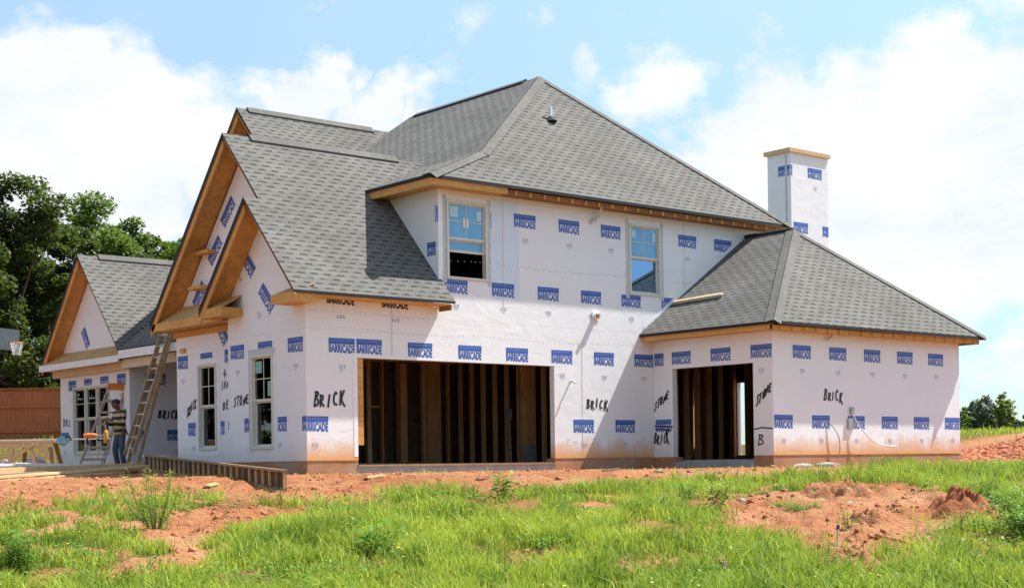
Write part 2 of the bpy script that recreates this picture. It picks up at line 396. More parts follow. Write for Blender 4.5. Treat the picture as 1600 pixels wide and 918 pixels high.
STROKES = {
 'B': [[(0, 0), (.06, 1)], [(-.05, .95), (.42, .98), (.5, .75), (.1, .55), (.55, .42), (.6, .12), (0, 0)]],
 'R': [[(.05, 0), (.05, 1)], [(-.02, .95), (.45, .95), (.48, .62), (.08, .48), (.65, -.02)]],
 'I': [[(.2, .05), (.24, .95)]], 'C': [[(.6, .85), (.35, 1), (.05, .6), (.12, .12), (.62, .08)]],
 'K': [[(.05, 0), (.05, 1)], [(.6, 1), (.1, .42), (.85, -.15)]], 'S': [[(.6, .9), (.25, 1), (.1, .75), (.5, .45), (.45, .08), (0, .05)]],
 'T': [[(-.05, .97), (.7, 1)], [(.3, 1), (.32, 0)]], 'O': [[(.3, 1), (.02, .6), (.12, .05), (.48, .1), (.58, .7), (.3, 1)]],
 'N': [[(.02, 0), (.06, 1), (.5, .05), (.56, 1)]], 'E': [[(.55, .98), (.08, .95), (.05, .05), (.6, .02)], [(.08, .52), (.45, .55)]],
 'H': [[(.05, 0), (.05, 1)], [(.55, 0), (.55, 1)], [(.05, .5), (.55, .55)]], 'A': [[(0, 0), (.3, 1), (.58, 0)], [(.12, .38), (.5, .42)]],
 '4': [[(.35, 1), (.02, .4), (.6, .42)], [(.42, .75), (.4, 0)]], 'P': [[(.05, 0), (.05, 1), (.5, .9), (.45, .55), (.08, .45)]], ' ': []}

class Wall:
    """a flat wall: O + u*U + v*Z, outward normal n; front sheet of wrap with prints and openings, a body behind it"""
    def __init__(s, O, U, n, t=.15):
        s.O = Vector(O); s.U = Vector(U); s.n = Vector(n); s.t = t; s.mb = MB()
    def P(s, u, v, d=0.): return s.O + s.U * u + Vector((0, 0, v)) + s.n * d
    def face(s, uv, d=0., mat=0):
        pts = [s.P(a, b, d) for a, b in uv]; nn = (pts[1] - pts[0]).cross(pts[2] - pts[0])
        if nn.dot(s.n) < 0: pts = pts[::-1]
        s.mb.poly(pts, mat)
    def polygon(s, uv, back=1):
        s.face(uv)
        pts = [s.P(a, b, -s.t) for a, b in uv]; nn = (pts[1] - pts[0]).cross(pts[2] - pts[0])
        if nn.dot(s.n) > 0: pts = pts[::-1]
        s.mb.poly(pts, back)
        for i in range(len(uv)):
            a = uv[i]; b = uv[(i + 1) % len(uv)]
            s.mb.poly([s.P(*a), s.P(*b), s.P(*b, -s.t), s.P(*a, -s.t)], 0)
    def grid(s, us, vs, inside, back=1):
        us = sorted(us); vs = sorted(vs); ok = {}
        for i in range(len(us) - 1):
            for j in range(len(vs) - 1):
                ok[i, j] = inside((us[i] + us[i + 1]) / 2, (vs[j] + vs[j + 1]) / 2)
        for (i, j), k in ok.items():
            if not k: continue
            a, b, c, d = us[i], us[i + 1], vs[j], vs[j + 1]
            s.face([(a, c), (b, c), (b, d), (a, d)])
            pts = [s.P(a, c, -s.t), s.P(a, d, -s.t), s.P(b, d, -s.t), s.P(b, c, -s.t)]
            if (pts[1] - pts[0]).cross(pts[2] - pts[0]).dot(s.n) > 0: pts = pts[::-1]
            s.mb.poly(pts, back)
            for (di, dj, e) in ((-1, 0, ((a, c), (a, d))), (1, 0, ((b, c), (b, d))), (0, -1, ((a, c), (b, c))), (0, 1, ((a, d), (b, d)))):
                if not ok.get((i + di, j + dj), False):
                    p, q = e; s.mb.poly([s.P(*p), s.P(*q), s.P(*q, -s.t), s.P(*p, -s.t)], 0)
    def logo(s, u, vtop, w=.63, h=.295, umin=None, umax=None, vmin=None, vmax=None, ang=0, mark=True, black=False):
        ca, sa = math.cos(ang), math.sin(ang)
        def put(poly, d, mat):
            q = [(u + x * ca + y * sa, vtop + x * sa - y * ca) for x, y in poly]
            for ax, val, less in ((0, umin, False), (0, umax, True), (1, vmin, False), (1, vmax, True)):
                if val is not None and len(q) > 2: q = clip(q, ax, val, less)
            if len(q) > 2: s.face(q, d, mat)
        ink = 4 if black else 2
        if not black: put([(0, 0), (w, 0), (w, h * .40), (0, h * .40)], .003, ink)
        for t in LOGO:
            put([(w * (.005 + .99 * x), h * (1 - y * (.60 if not black else .9)) + .012 * (x - .5)) for x, y in t], .003, ink)
        if not black: put([(w * .08, h * .14), (w * .92, h * .13), (w * .92, h * .15), (w * .08, h * .16)], .004, 3)
        if mark and not black:
            cx = w * .5; y0 = h + .23
            for (a, b, c, d) in ((-.07, 0, -.045, .05), (-.02, -.01, .0, .05), (.03, 0, .07, .05), (-.08, .06, .08, .072), (-.04, .10, .04, .112)):
                put([(cx + a, y0 + b), (cx + c, y0 + b), (cx + c, y0 + d), (cx + a, y0 + d)], .003, 3)
    def write(s, word, u, v, w, h, slope=0., lean=.0, pen=.034, umax=None, seed=0):
        r = random.Random(word + str(seed)); n = len(word); cw = w / n; k = 0
        for i, ch in enumerate(word):
            jx = r.uniform(-.08, .08) * cw; jy = r.uniform(-.1, .1) * h; hs = h * r.uniform(.78, 1.12); lj = lean + r.uniform(-.06, .08)
            for st in STROKES[ch]:
                pts = []
                for (x, y) in st:
                    xx = i * cw + x * cw * .95 + jx + lj * y * hs + r.uniform(-.03, .03) * cw; yy = y * hs + jy + r.uniform(-.03, .03) * h
                    pts.append((u + xx, v + yy + slope * xx))
                # round the stroke by one corner-cutting pass
                if len(pts) > 2:
                    q = [pts[0]]
                    for a, b in zip(pts[:-1], pts[1:]):
                        q += [(a[0] * .75 + b[0] * .25, a[1] * .75 + b[1] * .25), (a[0] * .25 + b[0] * .75, a[1] * .25 + b[1] * .75)]
                    pts = q + [pts[-1]]
                for a, b in zip(pts[:-1], pts[1:]):
                    dx, dy = b[0] - a[0], b[1] - a[1]; l = math.hypot(dx, dy) or 1; nx, ny = -dy / l * pen / 2, dx / l * pen / 2
                    ex, ey = dx / l * pen * .3, dy / l * pen * .3; k += 1
                    q = [(a[0] - ex + nx, a[1] - ey + ny), (b[0] + ex + nx, b[1] + ey + ny), (b[0] + ex - nx, b[1] + ey - ny), (a[0] - ex - nx, a[1] - ey - ny)]
                    if umax is not None: q = clip(q, 0, umax, True)
                    if len(q) > 2: s.face(q, .003 + .00015 * k, 4)
    def strip(s, uv, mat=5, d=.005): s.face(uv, d, mat)
    def build(s, name, parent, mud=False):
        return s.mb.build(name, [M['wrap_mud' if mud else 'wrap'], M['inner'], M['blue'], M['grey_print'], M['marker'], M['tape'], M['white_tape'], M['wrap2']], parent)

def window(w, u0, u1, v0, v1, parent, cols=1, meet=None, open_gap=None, lite=(2, 2), upper='glass', lower='glass', fw=.055, grille_lower=False):
    """double-hung window in wall w; frame proud of the wrap, upper sash outside, lower sash set back"""
    def bx(mb, a, b, c, d, d0, d1, mat=0):
        q = [w.P(a, c, d0), w.P(b, c, d0), w.P(b, c, d1), w.P(a, c, d1), w.P(a, d, d0), w.P(b, d, d0), w.P(b, d, d1), w.P(a, d, d1)]; mb.hexa(q, mat)
    f = MB()
    bx(f, u0, u0 + fw, v0, v1, -.10, .03); bx(f, u1 - fw, u1, v0, v1, -.10, .03)
    bx(f, u0 + fw, u1 - fw, v1 - fw, v1, -.10, .032); bx(f, u0 + fw, u1 - fw, v0, v0 + fw * .8, -.10, .036)
    cw = (u1 - u0 - 2 * fw) / cols
    for c in range(1, cols): bx(f, u0 + fw + c * cw - .032, u0 + fw + c * cw + .032, v0 + fw * .8, v1 - fw, -.10, .028)
    win = f.build('window', M['frame'], parent)
    for c in range(cols):
        a = u0 + fw + c * cw + (.032 if c else 0); b = u0 + fw + (c + 1) * cw - (.032 if c < cols - 1 else 0)
        mid = v0 + (v1 - v0) * .5 if meet is None else meet
        s = MB(); t = .028
        bx(s, a, a + t, mid, v1 - fw, -.055, -.02); bx(s, b - t, b, mid, v1 - fw, -.055, -.02)
        bx(s, a + t, b - t, v1 - fw - t, v1 - fw, -.055, -.02); bx(s, a + t, b - t, mid, mid + .05, -.055, -.018)
        s.build('upper_sash', M['frame'], win)
        s = MB(); lo = v0 + fw * .8 if open_gap is None else open_gap
        bx(s, a, a + t, lo, mid, -.095, -.062); bx(s, b - t, b, lo, mid, -.095, -.062)
        bx(s, a + t, b - t, lo, lo + .05, -.095, -.060); bx(s, a + t, b - t, mid - .03, mid, -.095, -.062)
        s.build('lower_sash', M['frame'], win)
        g = MB(); bx(g, a + t, b - t, mid + .05, v1 - fw - t, -.044, -.036); g.build('glass_pane', M[upper], win)
        g = MB(); bx(g, a + t, b - t, lo + .05, mid - .03, -.084, -.078); g.build('glass_pane', M[lower], win)
        gr = MB()
        for (x0, x1, y0, y1, d) in ((a + t, b - t, mid + .05, v1 - fw - t, -.034),) + (((a + t, b - t, lo + .05, mid - .03, -.076),) if grille_lower else ()):
            for i in range(1, lite[0]): x = x0 + (x1 - x0) * i / lite[0]; bx(gr, x - .009, x + .009, y0, y1, d, d + .006)
            for j in range(1, lite[1]): y = y0 + (y1 - y0) * j / lite[1]; bx(gr, x0, x1, y - .009, y + .009, d + .001, d + .008)
        if gr.f: gr.build('grille', M['frame'], win)
    return win

def roof(mb, pts, eave, t=.10):
    """one roof plane: shingled top with UVs in metres, felt-black edge, board underside"""
    P = [Vector(p) for p in pts]; n = (P[1] - P[0]).cross(P[2] - P[0])
    if n.z < 0: P = P[::-1]; n = -n
    n.normalize(); e = Vector(eave).normalized(); up = n.cross(e)
    if up.z < 0: up = -up
    uv = [(p.dot(e), p.dot(up)) for p in P]
    mb.poly(P, 0, uv); off = Vector((0, 0, -t)); Q = [p + off for p in P]; mb.poly(Q[::-1], 2)
    for i in range(len(P)):
        j = (i + 1) % len(P); mb.poly([P[j], P[i], Q[i], Q[j]], 1)
ROOFM = [M['shingle'], M['black'], M['osb']]
def hipcap(mb, p0, p1, n0, n1, w=.17, lift=.018, t=.02):
    """strip of cap shingles over a hip or ridge between two slopes with normals n0,n1"""
    p0 = Vector(p0); p1 = Vector(p1); d = (p1 - p0).normalized()
    for nn, other in ((Vector(n0), Vector(n1)), (Vector(n1), Vector(n0))):
        nn.normalize(); a = nn.cross(d)
        if a.dot(other) > 0: a = -a
        a.normalize(); o = nn * lift + (nn + other.normalized()) * .004
        L = (p1 - p0).length
        q = [p0 + o, p1 + o, p1 + o + a * w, p0 + o + a * w]
        if (q[1] - q[0]).cross(q[2] - q[0]).dot(nn) < 0: mb.poly(q[::-1], 0, [(w, 0), (w, L), (0, L), (0, 0)])
        else: mb.poly(q, 0, [(0, 0), (0, L), (w, L), (w, 0)])
        e = [p0 + o + a * w, p1 + o + a * w, p1 + a * w + nn * .002, p0 + a * w + nn * .002]; mb.poly(e, 1)

exec_order = []
ZB = .474; ZG = .2; W = 9.612; WY = -3.618; X2 = 16.717; X1 = 3.281; XL = 1.98; KG = 1.101
house = thing('unfinished_house', 'large two storey house under construction wrapped in white printed house wrap with grey shingle roofs', 'house', (6, 3, .2))
def HB(mb, name, mats, smooth=False): return mb.build(name, mats, house, smooth)
# ================================================================== WALLS
DX0, DX1, DZ1 = 1.2023, 6.478, 2.524
wA = Wall((0, 0, 0), (1, 0, 0), (0, -1, 0))
W1 = (3.50, 4.60, 4.27, 5.92); W2 = (8.86, 9.90, 4.27, 5.92)
def inA(u, v):
    if u > 13.75: return False
    if v < 3.2 and u > W: return False
    if v > 4.02 and u < X1 + .004: return False
    if DX0 < u < DX1 and v < DZ1: return False
    for a, b, c, d in (W1, W2):
        if a < u < b and c < v < d: return False
    return True
wA.grid([.004, DX0, X1 + .004, W1[0], W1[1], DX1, W2[0], W2[1], W, 13.75], [ZB, DZ1, 3.2, 4.02, W1[2], W1[3], 6.14], inA)
wA.logo(.53, 2.895, umax=1.15); wA.logo(1.19, 2.90, w=.62, mark=False)
for u in (2.46, 3.775, 5.09, 6.405, 7.70, 8.99): wA.logo(u, 2.882, mark=u > 6.2)
wA.logo(-.13, 1.345, umin=.004); wA.logo(7.04, 1.342); wA.logo(8.35, 1.345); wA.logo(5.85, 1.342, umin=DX1 + .005, umax=6.6, mark=False)
for u in (5.36, 6.67, 7.97, 10.53, 11.80): wA.logo(u, 5.805)
for u in (3.42, 4.715, 6.02, 7.32, 8.60, 9.93): wA.logo(u, 4.262, vmax=4.25 if u in (3.42, 8.60) else None)
wA.logo(.50, 3.745, w=.66, h=.185, black=True); wA.logo(1.82, 3.74, w=.66, h=.185, black=True)
wA.logo(3.30, 5.76, w=.34, h=.10, ang=-math.pi / 2, mark=False); wA.logo(4.72, 5.76, w=.34, h=.07, ang=-math.pi / 2, mark=False)
for u in (.62, 1.95):
    for k in range(3): wA.strip([(u + .12 + .07 * k, 3.28), (u + .16 + .07 * k, 3.28), (u + .16 + .07 * k, 3.35), (u + .12 + .07 * k, 3.35)], 3, .003)
wA.write('BRICK', .17, 1.52, .74, .27, .06, .08, .044); wA.write('BRICK', 7.45, 1.60, .68, .22, -.02, .08, .038, seed=2)
# taped window flanges and white sheet laps
for (a, b, c, d) in (W1, W2):
    for q in ([(a - .10, c - .10), (a, c - .10), (a, d + .10), (a - .10, d + .10)], [(b, c - .10), (b + .10, c - .10), (b + .10, d + .10), (b, d + .10)], [(a, d), (b, d), (b, d + .10), (a, d + .10)]): wA.strip(q, 5 if q[0][0] != a else 6, .006)
wA.strip([(X1 + .004, 4.35), (X1 + .16, 4.35), (X1 + .16, 6.1), (X1 + .004, 6.1)], 6, .0045)
wA.strip([(DX0 - .10, .55), (DX0 - .002, .55), (DX0 - .002, DZ1 + .09), (DX0 - .10, DZ1 + .09)], 6, .005)
wA.strip([(DX0, DZ1 + .003), (DX1 + .05, DZ1 + .003), (DX1 + .05, DZ1 + .05), (DX0, DZ1 + .05)], 6, .0055)
for x0_, x1_, z_ in ((.1, 3.2, 3.07), (3.4, 9.4, 3.05), (.1, 3.0, 3.40), (3.6, 9.0, 4.63), (9.7, 13.2, 4.65)):        # rows of fasteners along the laps
    k_ = x0_
    while k_ < x1_:
        zz_ = z_ + .03 * math.sin(k_ * 1.7); wA.strip([(k_, zz_), (k_ + .02, zz_), (k_ + .02, zz_ + .02), (k_, zz_ + .02)], 3, .002); k_ += random.uniform(.08, .2)
for x_, z0_, z1_ in ((5.02, 3.75, 6.1), (10.7, 4.0, 6.1), (2.05, 2.6, 3.9), (7.3, .6, 3.0)): wA.strip([(x_, z0_), (x_ + .014, z0_), (x_ + .030, z1_), (x_ + .016, z1_)], 3, .0022)
wA.strip([(4.72, 3.9), (5.0, 3.9), (5.01, 6.08), (4.72, 6.08)], 7, .0012); wA.strip([(5.06, 3.95), (5.5, 3.92), (5.5, 6.08), (5.06, 6.08)], 7, .0012)
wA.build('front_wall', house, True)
# stone-side wall, near section (projects) --------------------------
wB = Wall((0, 0, 0), (0, -1, 0), (-1, 0, 0))         # u = -y
SW = (-2.06, -1.205, .735, 2.65)
JOG = 2.98
wB.grid([-JOG, SW[0], SW[1], -.004], [ZB, SW[2], SW[3], 3.80], lambda u, v: not (SW[0] < u < SW[1] and SW[2] < v < SW[3]))
wB.polygon([(-JOG, 3.80), (-.004, 3.80), (-.004, 4.04), (-1.379, 5.55), (-JOG, 3.802)])
for y, hi in ((2.90, None), (1.79, None), (.65, None)): wB.logo(-y, 2.905, w=.56, vmin=2.745 if y == 1.79 else None, mark=y != 1.79)
wB.logo(-2.37, 1.375, w=.56, umax=-2.13, mark=False); wB.logo(-1.29, 1.365, w=.57, umin=-1.06); wB.logo(-.16, 1.35, umax=-.004, mark=False)
wB.logo(-2.28, 4.90, w=.66, ang=-.80, mark=True); wB.logo(-1.55, 4.10, w=.66, ang=-.80)
wB.write('STONE', -2.80, 1.62, .66, .21, .08, .1, 0.034)
wB.strip([(SW[0] - .12, SW[2] - .05), (SW[0], SW[2] - .05), (SW[0], SW[3] + .12), (SW[0] - .12, SW[3] + .12)], 5); wB.strip([(SW[0], SW[3]), (SW[1] + .08, SW[3]), (SW[1] + .08, SW[3] + .11), (SW[0], SW[3] + .11)], 5)
wB.strip([(SW[1], SW[2] - .05), (SW[1] + .08, SW[2] - .05), (SW[1] + .08, SW[3]), (SW[1], SW[3])], 6)
wB.build('gable_wall', house)
# far section (set back behind the jog) ------------------------------
wL = Wall((.35, 0, 0), (0, -1, 0), (-1, 0, 0)); YE = 5.94
LW_ = (-4.95, -4.13, .76, 2.645)
wL.grid([-YE, LW_[0], LW_[1], -JOG - .002], [ZB, LW_[2], LW_[3], 3.40], lambda u, v: not (LW_[0] < u < LW_[1] and LW_[2] < v < LW_[3]))
wL.polygon([(-YE, 3.40), (-.05, 3.40), (-.05, 3.98), (-2.807, 7.05), (-YE, 3.64)])
wL.logo(-5.88, 2.885, w=.47, umin=-YE + .01); wL.logo(-4.84, 2.89, w=.54, vmin=2.76, mark=False); wL.logo(-3.77, 2.905, w=.6, umax=-3.62, mark=False)
wL.logo(-5.44, 1.375, w=.5, umax=-5.09); wL.logo(-4.3, 1.375, w=.55, umin=-3.98, umax=-3.81, mark=False)
wL.logo(-3.88, 5.70, w=.66, ang=.78, mark=False); wL.logo(-4.46, 4.94, w=.66, ang=.78, mark=False); wL.logo(-5.18, 4.06, w=.62, ang=.78, mark=False); wL.logo(-3.95, 3.62, w=.6, ang=-.9, umax=-3.6, vmax=3.38, mark=False)
wL.write('BRICK', -5.48, 1.52, .45, .22, .5, .15, 0.034, seed=3)
wL.write('4', -3.86, 2.28, .22, .2, 0, .1, 0.031); wL.write('SHA', -3.93, 2.03, .33, .16, .25, .1, .022, umax=-3.60); wL.write('BE', -3.86, 1.63, .26, .19, .05, .1, 0.034); wL.write('I', -3.66, 1.14, .12, .25, 0, 0, .022)
wt = .13
for q in ([(LW_[0] - wt, LW_[2] - .12), (LW_[0], LW_[2] - .12), (LW_[0], LW_[3] + .09), (LW_[0] - wt, LW_[3] + .09)], [(LW_[1], LW_[2] - .12), (LW_[1] + wt, LW_[2] - .12), (LW_[1] + wt, LW_[3] + .09), (LW_[1], LW_[3] + .09)], [(LW_[0], LW_[2] - .12), (LW_[1], LW_[2] - .12), (LW_[1], LW_[2]), (LW_[0], LW_[2])], [(LW_[0], LW_[3]), (LW_[1], LW_[3]), (LW_[1], LW_[3] + .09), (LW_[0], LW_[3] + .09)]): wL.strip(q, 6, .006)
wL.build('gable_wall', house)
# dormer side, wing, chimney, left wing -------------------------------
wD = Wall((X1, 0, 0), (0, -1, 0), (-1, 0, 0)); wD.polygon([(-3.2, 3.9), (-.004, 3.9), (-.004, 6.14), (-3.2, 6.14)]); wD.logo(-.38, 5.03, w=.62, umax=-.08, mark=False); wD.build('dormer_wall', house)
wW = Wall((W, 0, 0), (0, -1, 0), (-1, 0, 0)); EY0, EY1 = .626, 3.061
wW.grid([.004, EY0, EY1, -WY - .004], [ZB, 2.52, 3.30], lambda u, v: not (EY0 < u < EY1 and v < 2.52))
for u in (.05, .61, 1.82, 3.0): wW.logo(u, 2.905, umax=-WY - .004, umin=.004, w=.6 if u > .1 else .3, mark=u > 2)
wW.logo(.055, 1.355, w=.56, mark=False)
wW.strip([(.03, 1.19), (.62, 1.16), (.62, 1.195), (.03, 1.225)], 4, .006); wW.strip([(.05, 1.12), (.55, 1.10), (.55, 1.13), (.05, 1.15)], 4, .0065)
wW.write('STONE', .02, 1.55, .50, .19, .62, .2, 0.036); wW.write('BRICK', .01, .78, .50, .24, .05, .1, 0.036, seed=4)
wW.write('STONE', 3.13, 1.53, .46, .19, .8, .2, 0.038, seed=5); wW.write('B', 3.19, .70, .22, .27, 0, .1, .03)
wW.strip([(3.07, 1.035), (3.30, 1.07), (3.30, 1.10), (3.07, 1.065)], 4, .004); wW.strip([(3.30, 1.07), (3.60, 1.04), (3.60, 1.07), (3.30, 1.10)], 4, .0042)
wW.strip([(EY0 - .05, ZB), (EY0 - .002, ZB), (EY0 - .002, 2.55), (EY0 - .05, 2.55)], 6, .005)
wW.build('wing_side_wall', house)
wF = Wall((0, WY, 0), (1, 0, 0), (0, -1, 0)); wF.polygon([(W + .004, ZB), (X2 - .004, ZB), (X2 - .004, 3.30), (W + .004, 3.30)])
for u in (10.30, 11.58, 12.86, 14.14, 15.40): wF.logo(u, 2.90)
for u in (9.64, 10.94, 12.23, 13.51, 14.78, 16.07): wF.logo(u, 1.357)
wF.write('BRICK', 11.37, 1.70, .70, .22, -0.042, .1, 0.042, seed=6); wF.build('wing_front_wall', house, True)
wR = Wall((X2, 0, 0), (0, 1, 0), (1, 0, 0))           # right end of the house
holesR = [(3.12, 3.50, .53, 2.58), (4.45, 5.42, .95, 2.45)]
wR.grid([WY + .004, 3.12, 3.50, 4.45, 5.42, 11.5], [ZB, .53, .95, 2.45, 2.58, 3.30], lambda u, v: not any(a < u < b and c < v < d for a, b, c, d in holesR)); wR.build('wing_end_wall', house)
wK = Wall((13.75, 0, 0), (0, 1, 0), (1, 0, 0)); wK.polygon([(.15, 3.3), (11.6, 3.3), (11.6, 6.14), (.15, 6.14)]); wK.build('upper_end_wall', house)
wN = Wall((0, 11.6, 0), (-1, 0, 0), (0, 1, 0)); wN.polygon([(-16.5, ZB), (-XL - 3.5, ZB), (-XL - 3.5, 6.0), (-16.5, 6.0)]); wN.build('rear_wall', house)
wG = Wall((XL, 0, 0), (0, -1, 0), (-1, 0, 0)); TW = (-15.16, -12.85, .80, 2.66); YL0, YL1 = 11.68, 16.03
wG.grid([-YL1 + .004, TW[0], TW[1], -YL0 - .004], [ZB, TW[2], TW[3], 3.36], lambda u, v: not (TW[0] < u < TW[1] and TW[2] < v < TW[3]))
wG.polygon([(-YL1, 3.36), (-YL0 - .004, 3.36), (-YL0 - .004, 3.55), (-13.755, 5.90), (-YL1, 3.45)])
wG.logo(-15.47, 2.87, w=.5); wG.logo(-14.44, 2.87, w=.48, vmin=2.69, mark=False); wG.logo(-13.42, 2.885, w=.5, vmin=2.69, mark=False); wG.logo(-12.40, 2.90, w=.52); wG.logo(-16.0, 1.43, w=.5)
wG.logo(-14.35, 4.33, w=.6, ang=-1.0, mark=False); wG.write('BRI', -15.85, 1.62, .55, .2, -.05, .1, 0.034, seed=7)
wG.build('gable_wall', house)
wH = Wall((0, YL0, 0), (1, 0, 0), (0, -1, 0)); wH.polygon([(XL + .004, ZB), (5.49, ZB), (5.49, 3.6), (XL + .004, 3.6)])
wH.logo(2.43, 2.89, w=.6); wH.logo(1.9, 1.40, w=.53, umin=2.1, mark=False); wH.logo(3.05, 1.41, w=.6); wH.write('BRICK', 2.80, 1.72, .62, .22, 0, .1, 0.042, seed=8); wH.build('porch_side_wall', house)
wJ = Wall((5.5, 0, 0), (0, -1, 0), (-1, 0, 0)); wJ.polygon([(-YL0 + .01, ZB), (-YE - .01, ZB), (-YE - .01, 4.5), (-YL0 + .01, 4.5)]); wJ.build('porch_back_wall', house)
wQ = Wall((0, YE, 0), (-1, 0, 0), (0, 1, 0)); wQ.polygon([(-5.49, ZB), (-.51, ZB), (-.51, 3.6), (-5.49, 3.6)]); wQ.build('porch_side_wall', house)
wO = Wall((0, YL1, 0), (-1, 0, 0), (0, 1, 0)); wO.polygon([(-8, ZB), (-XL - .16, ZB), (-XL - .16, 3.4), (-8, 3.4)]); wO.build('side_wall', house)
w2 = Wall((3.95, 0, 0), (0, -1, 0), (-1, 0, 0)); w2.polygon([(-12.2, 3.6), (-4.9, 3.6), (-4.9, 5.2), (-8.5, 9.12), (-12.2, 5.2)]); w2.build('gable_wall', house)
mb = MB(); mb.box(0, JOG, ZB, .34, JOG + .02, 3.85, 0); HB(mb, 'wall_return', M['wrap'])
# foundation ------------------------------------------------------------
mb = MB()
g0 = -.25
for (x0, y0, x1, y1) in ((.012, .012, DX0, .3), (DX1, .012, W + .012, .3), (.012, .3, .3, JOG), (.362, JOG, .6, YE - .01), (W + .012, WY + .012, W + .3, -EY1), (W + .3, WY + .012, X2 - .012, WY + .3), (W + .012, -EY0, W + .3, .012), (X2 - .3, WY + .3, X2 - .012, 11.5), (XL + .012, YL0 + .01, XL + .3, YL1 - .01)):
    mb = MB(); mb.box(x0, y0, g0, x1, y1, ZB - .002); HB(mb, 'foundation', M['found'])
mb = MB(); mb.box(.3, .02, g0, W - .01, 11.5, .345); HB(mb, 'garage_slab', M['concrete'])
mb = MB(); mb.box(W + .02, -EY1 + .005, g0, W + .3, -EY0 - .005, .37); mb.box(W + .3, WY + .3, g0, X2 - .3, 11.5, .40); HB(mb, 'wing_slab', M['concrete'])
mb = MB(); mb.box(XL - .3, YE + .02, g0, 5.4, YL0 - .02, .40); HB(mb, 'porch_slab', M['concrete'])
# ================================================================== WINDOWS
window(wA, *W1, house, meet=5.10, open_gap=4.84, upper='film', lower='film')
window(wA, *W2, house, meet=5.12, upper='film', lower='sky_tinted', lite=(2, 2))  # upper pane borrows the blue film colour to paint in reflected sky
window(wB, *SW, house, meet=1.70); window(wL, *LW_, house, meet=1.70, grille_lower=False)
window(wG, *TW, house, cols=3, meet=1.77, lite=(1, 2))
# paper labels and white tape left on the panes
lab_blue = simple('pale_blue_label', (.42, .66, .8), .4, .05); lab_green = simple('green_label', (.20, .45, .36), .5, .1)
for w_, m_, q_ in ((wA, M['white_tape'], (3.98, 4.03, 5.38, 5.58)), (wA, M['white_tape'], (4.07, 4.12, 5.37, 5.57)), (wA, lab_blue, (3.62, 3.84, 5.58, 5.80)), (wA, lab_blue, (4.34, 4.47, 5.54, 5.76)),
                   (wA, lab_blue, (8.98, 9.12, 5.60, 5.78)), (wA, lab_blue, (9.66, 9.78, 5.55, 5.76)), (wB, lab_green, (-1.95, -1.70, 2.28, 2.52)), (wB, lab_green, (-1.48, -1.29, 1.80, 2.1))):
    mb = MB(); u0, u1, v0, v1 = q_; mb.poly([w_.P(u0, v0, -.028), w_.P(u1, v0, -.028), w_.P(u1, v1, -.028), w_.P(u0, v1, -.028)]); HB(mb, 'window_sticker', m_)
# ================================================================== ROOFS
ZE = 3.733; YEV = -.456; YI = 1.379; YR = 2.807; XO = -.189; XI = -.539
fz = lambda y: ZE + KG * (y - YEV)
zr = fz(YR); zri = fz(YI)
mb = MB()
roof(mb, [(XI, YEV, ZE), (3.36, YEV, ZE), (3.36, YI, zri), (XI, YI, zri)], (1, 0, 0), .055)
roof(mb, [(XO, YI, zri), (5.3, YI, zri), (5.3, YR, zr), (XO, YR, zr)], (1, 0, 0), .055)
YB = 6.161; zb = zr - KG * (YB - YR)
roof(mb, [(XO, YR, zr), (5.3, YR, zr), (5.3, YB, zb), (XO, YB, zb)], (1, 0, 0), .17)
YIB = 3.263; zib = zri - KG * (YIB - YI)
roof(mb, [(XI, YI, zri), (.34, YI, zri), (.34, YIB, zib), (XI, YIB, zib)], (1, 0, 0), .17)
HB(mb, 'garage_roof', ROOFM)
# main hip with its kicked left eave ---------------------------------------
ZM = 6.30; YM = -.45; XE = 2.75; H0 = (XE, YM, ZM); H1 = (4.75, .337, 7.126); AP = (8.81, 3.01, 9.933); ER = (14.15, YM, ZM); RE = (8.81, 8.40, 9.933)
mb = MB(); roof(mb, [H0, ER, AP, H1], (1, 0, 0), .07)
roof(mb, [H1, AP, RE, (4.75, 8.4, 7.126)], (0, 1, 0), .07); roof(mb, [H0, H1, (4.75, 8.4, 7.126), (XE, 8.4, ZM)], (0, 1, 0), .07)
roof(mb, [AP, ER, (14.15, 11.9, ZM), RE], (0, 1, 0), .07); roof(mb, [RE, (14.15, 11.9, ZM), (4.75, 11.9, ZM)], (1, 0, 0), .07)
HB(mb, 'main_roof', ROOFM)
mb = MB(); nf = (0, -1.05, 1); nl = (-.692, 0, 1); nl2 = (-.413, 0, 1); nr = (.68, 0, 1)
hipcap(mb, H0, H1, nf, nl2); hipcap(mb, H1, AP, nf, nl, .20); hipcap(mb, ER, AP, nf, nr); HB(mb, 'hip_cap', [M['hipcap'], M['black']])
# second gable behind
mb = MB(); Z2 = 9.46; Y2 = 8.5
roof(mb, [(3.45, Y2, Z2), (8.4, Y2, Z2), (8.4, 4.55, Z2 - KG * 3.95), (3.45, 4.55, Z2 - KG * 3.95)], (1, 0, 0)); roof(mb, [(3.45, Y2, Z2), (8.4, Y2, Z2), (8.4, 12.4, Z2 - KG * 3.9), (3.45, 12.4, Z2 - KG * 3.9)], (1, 0, 0))
HB(mb, 'gable_roof', ROOFM)
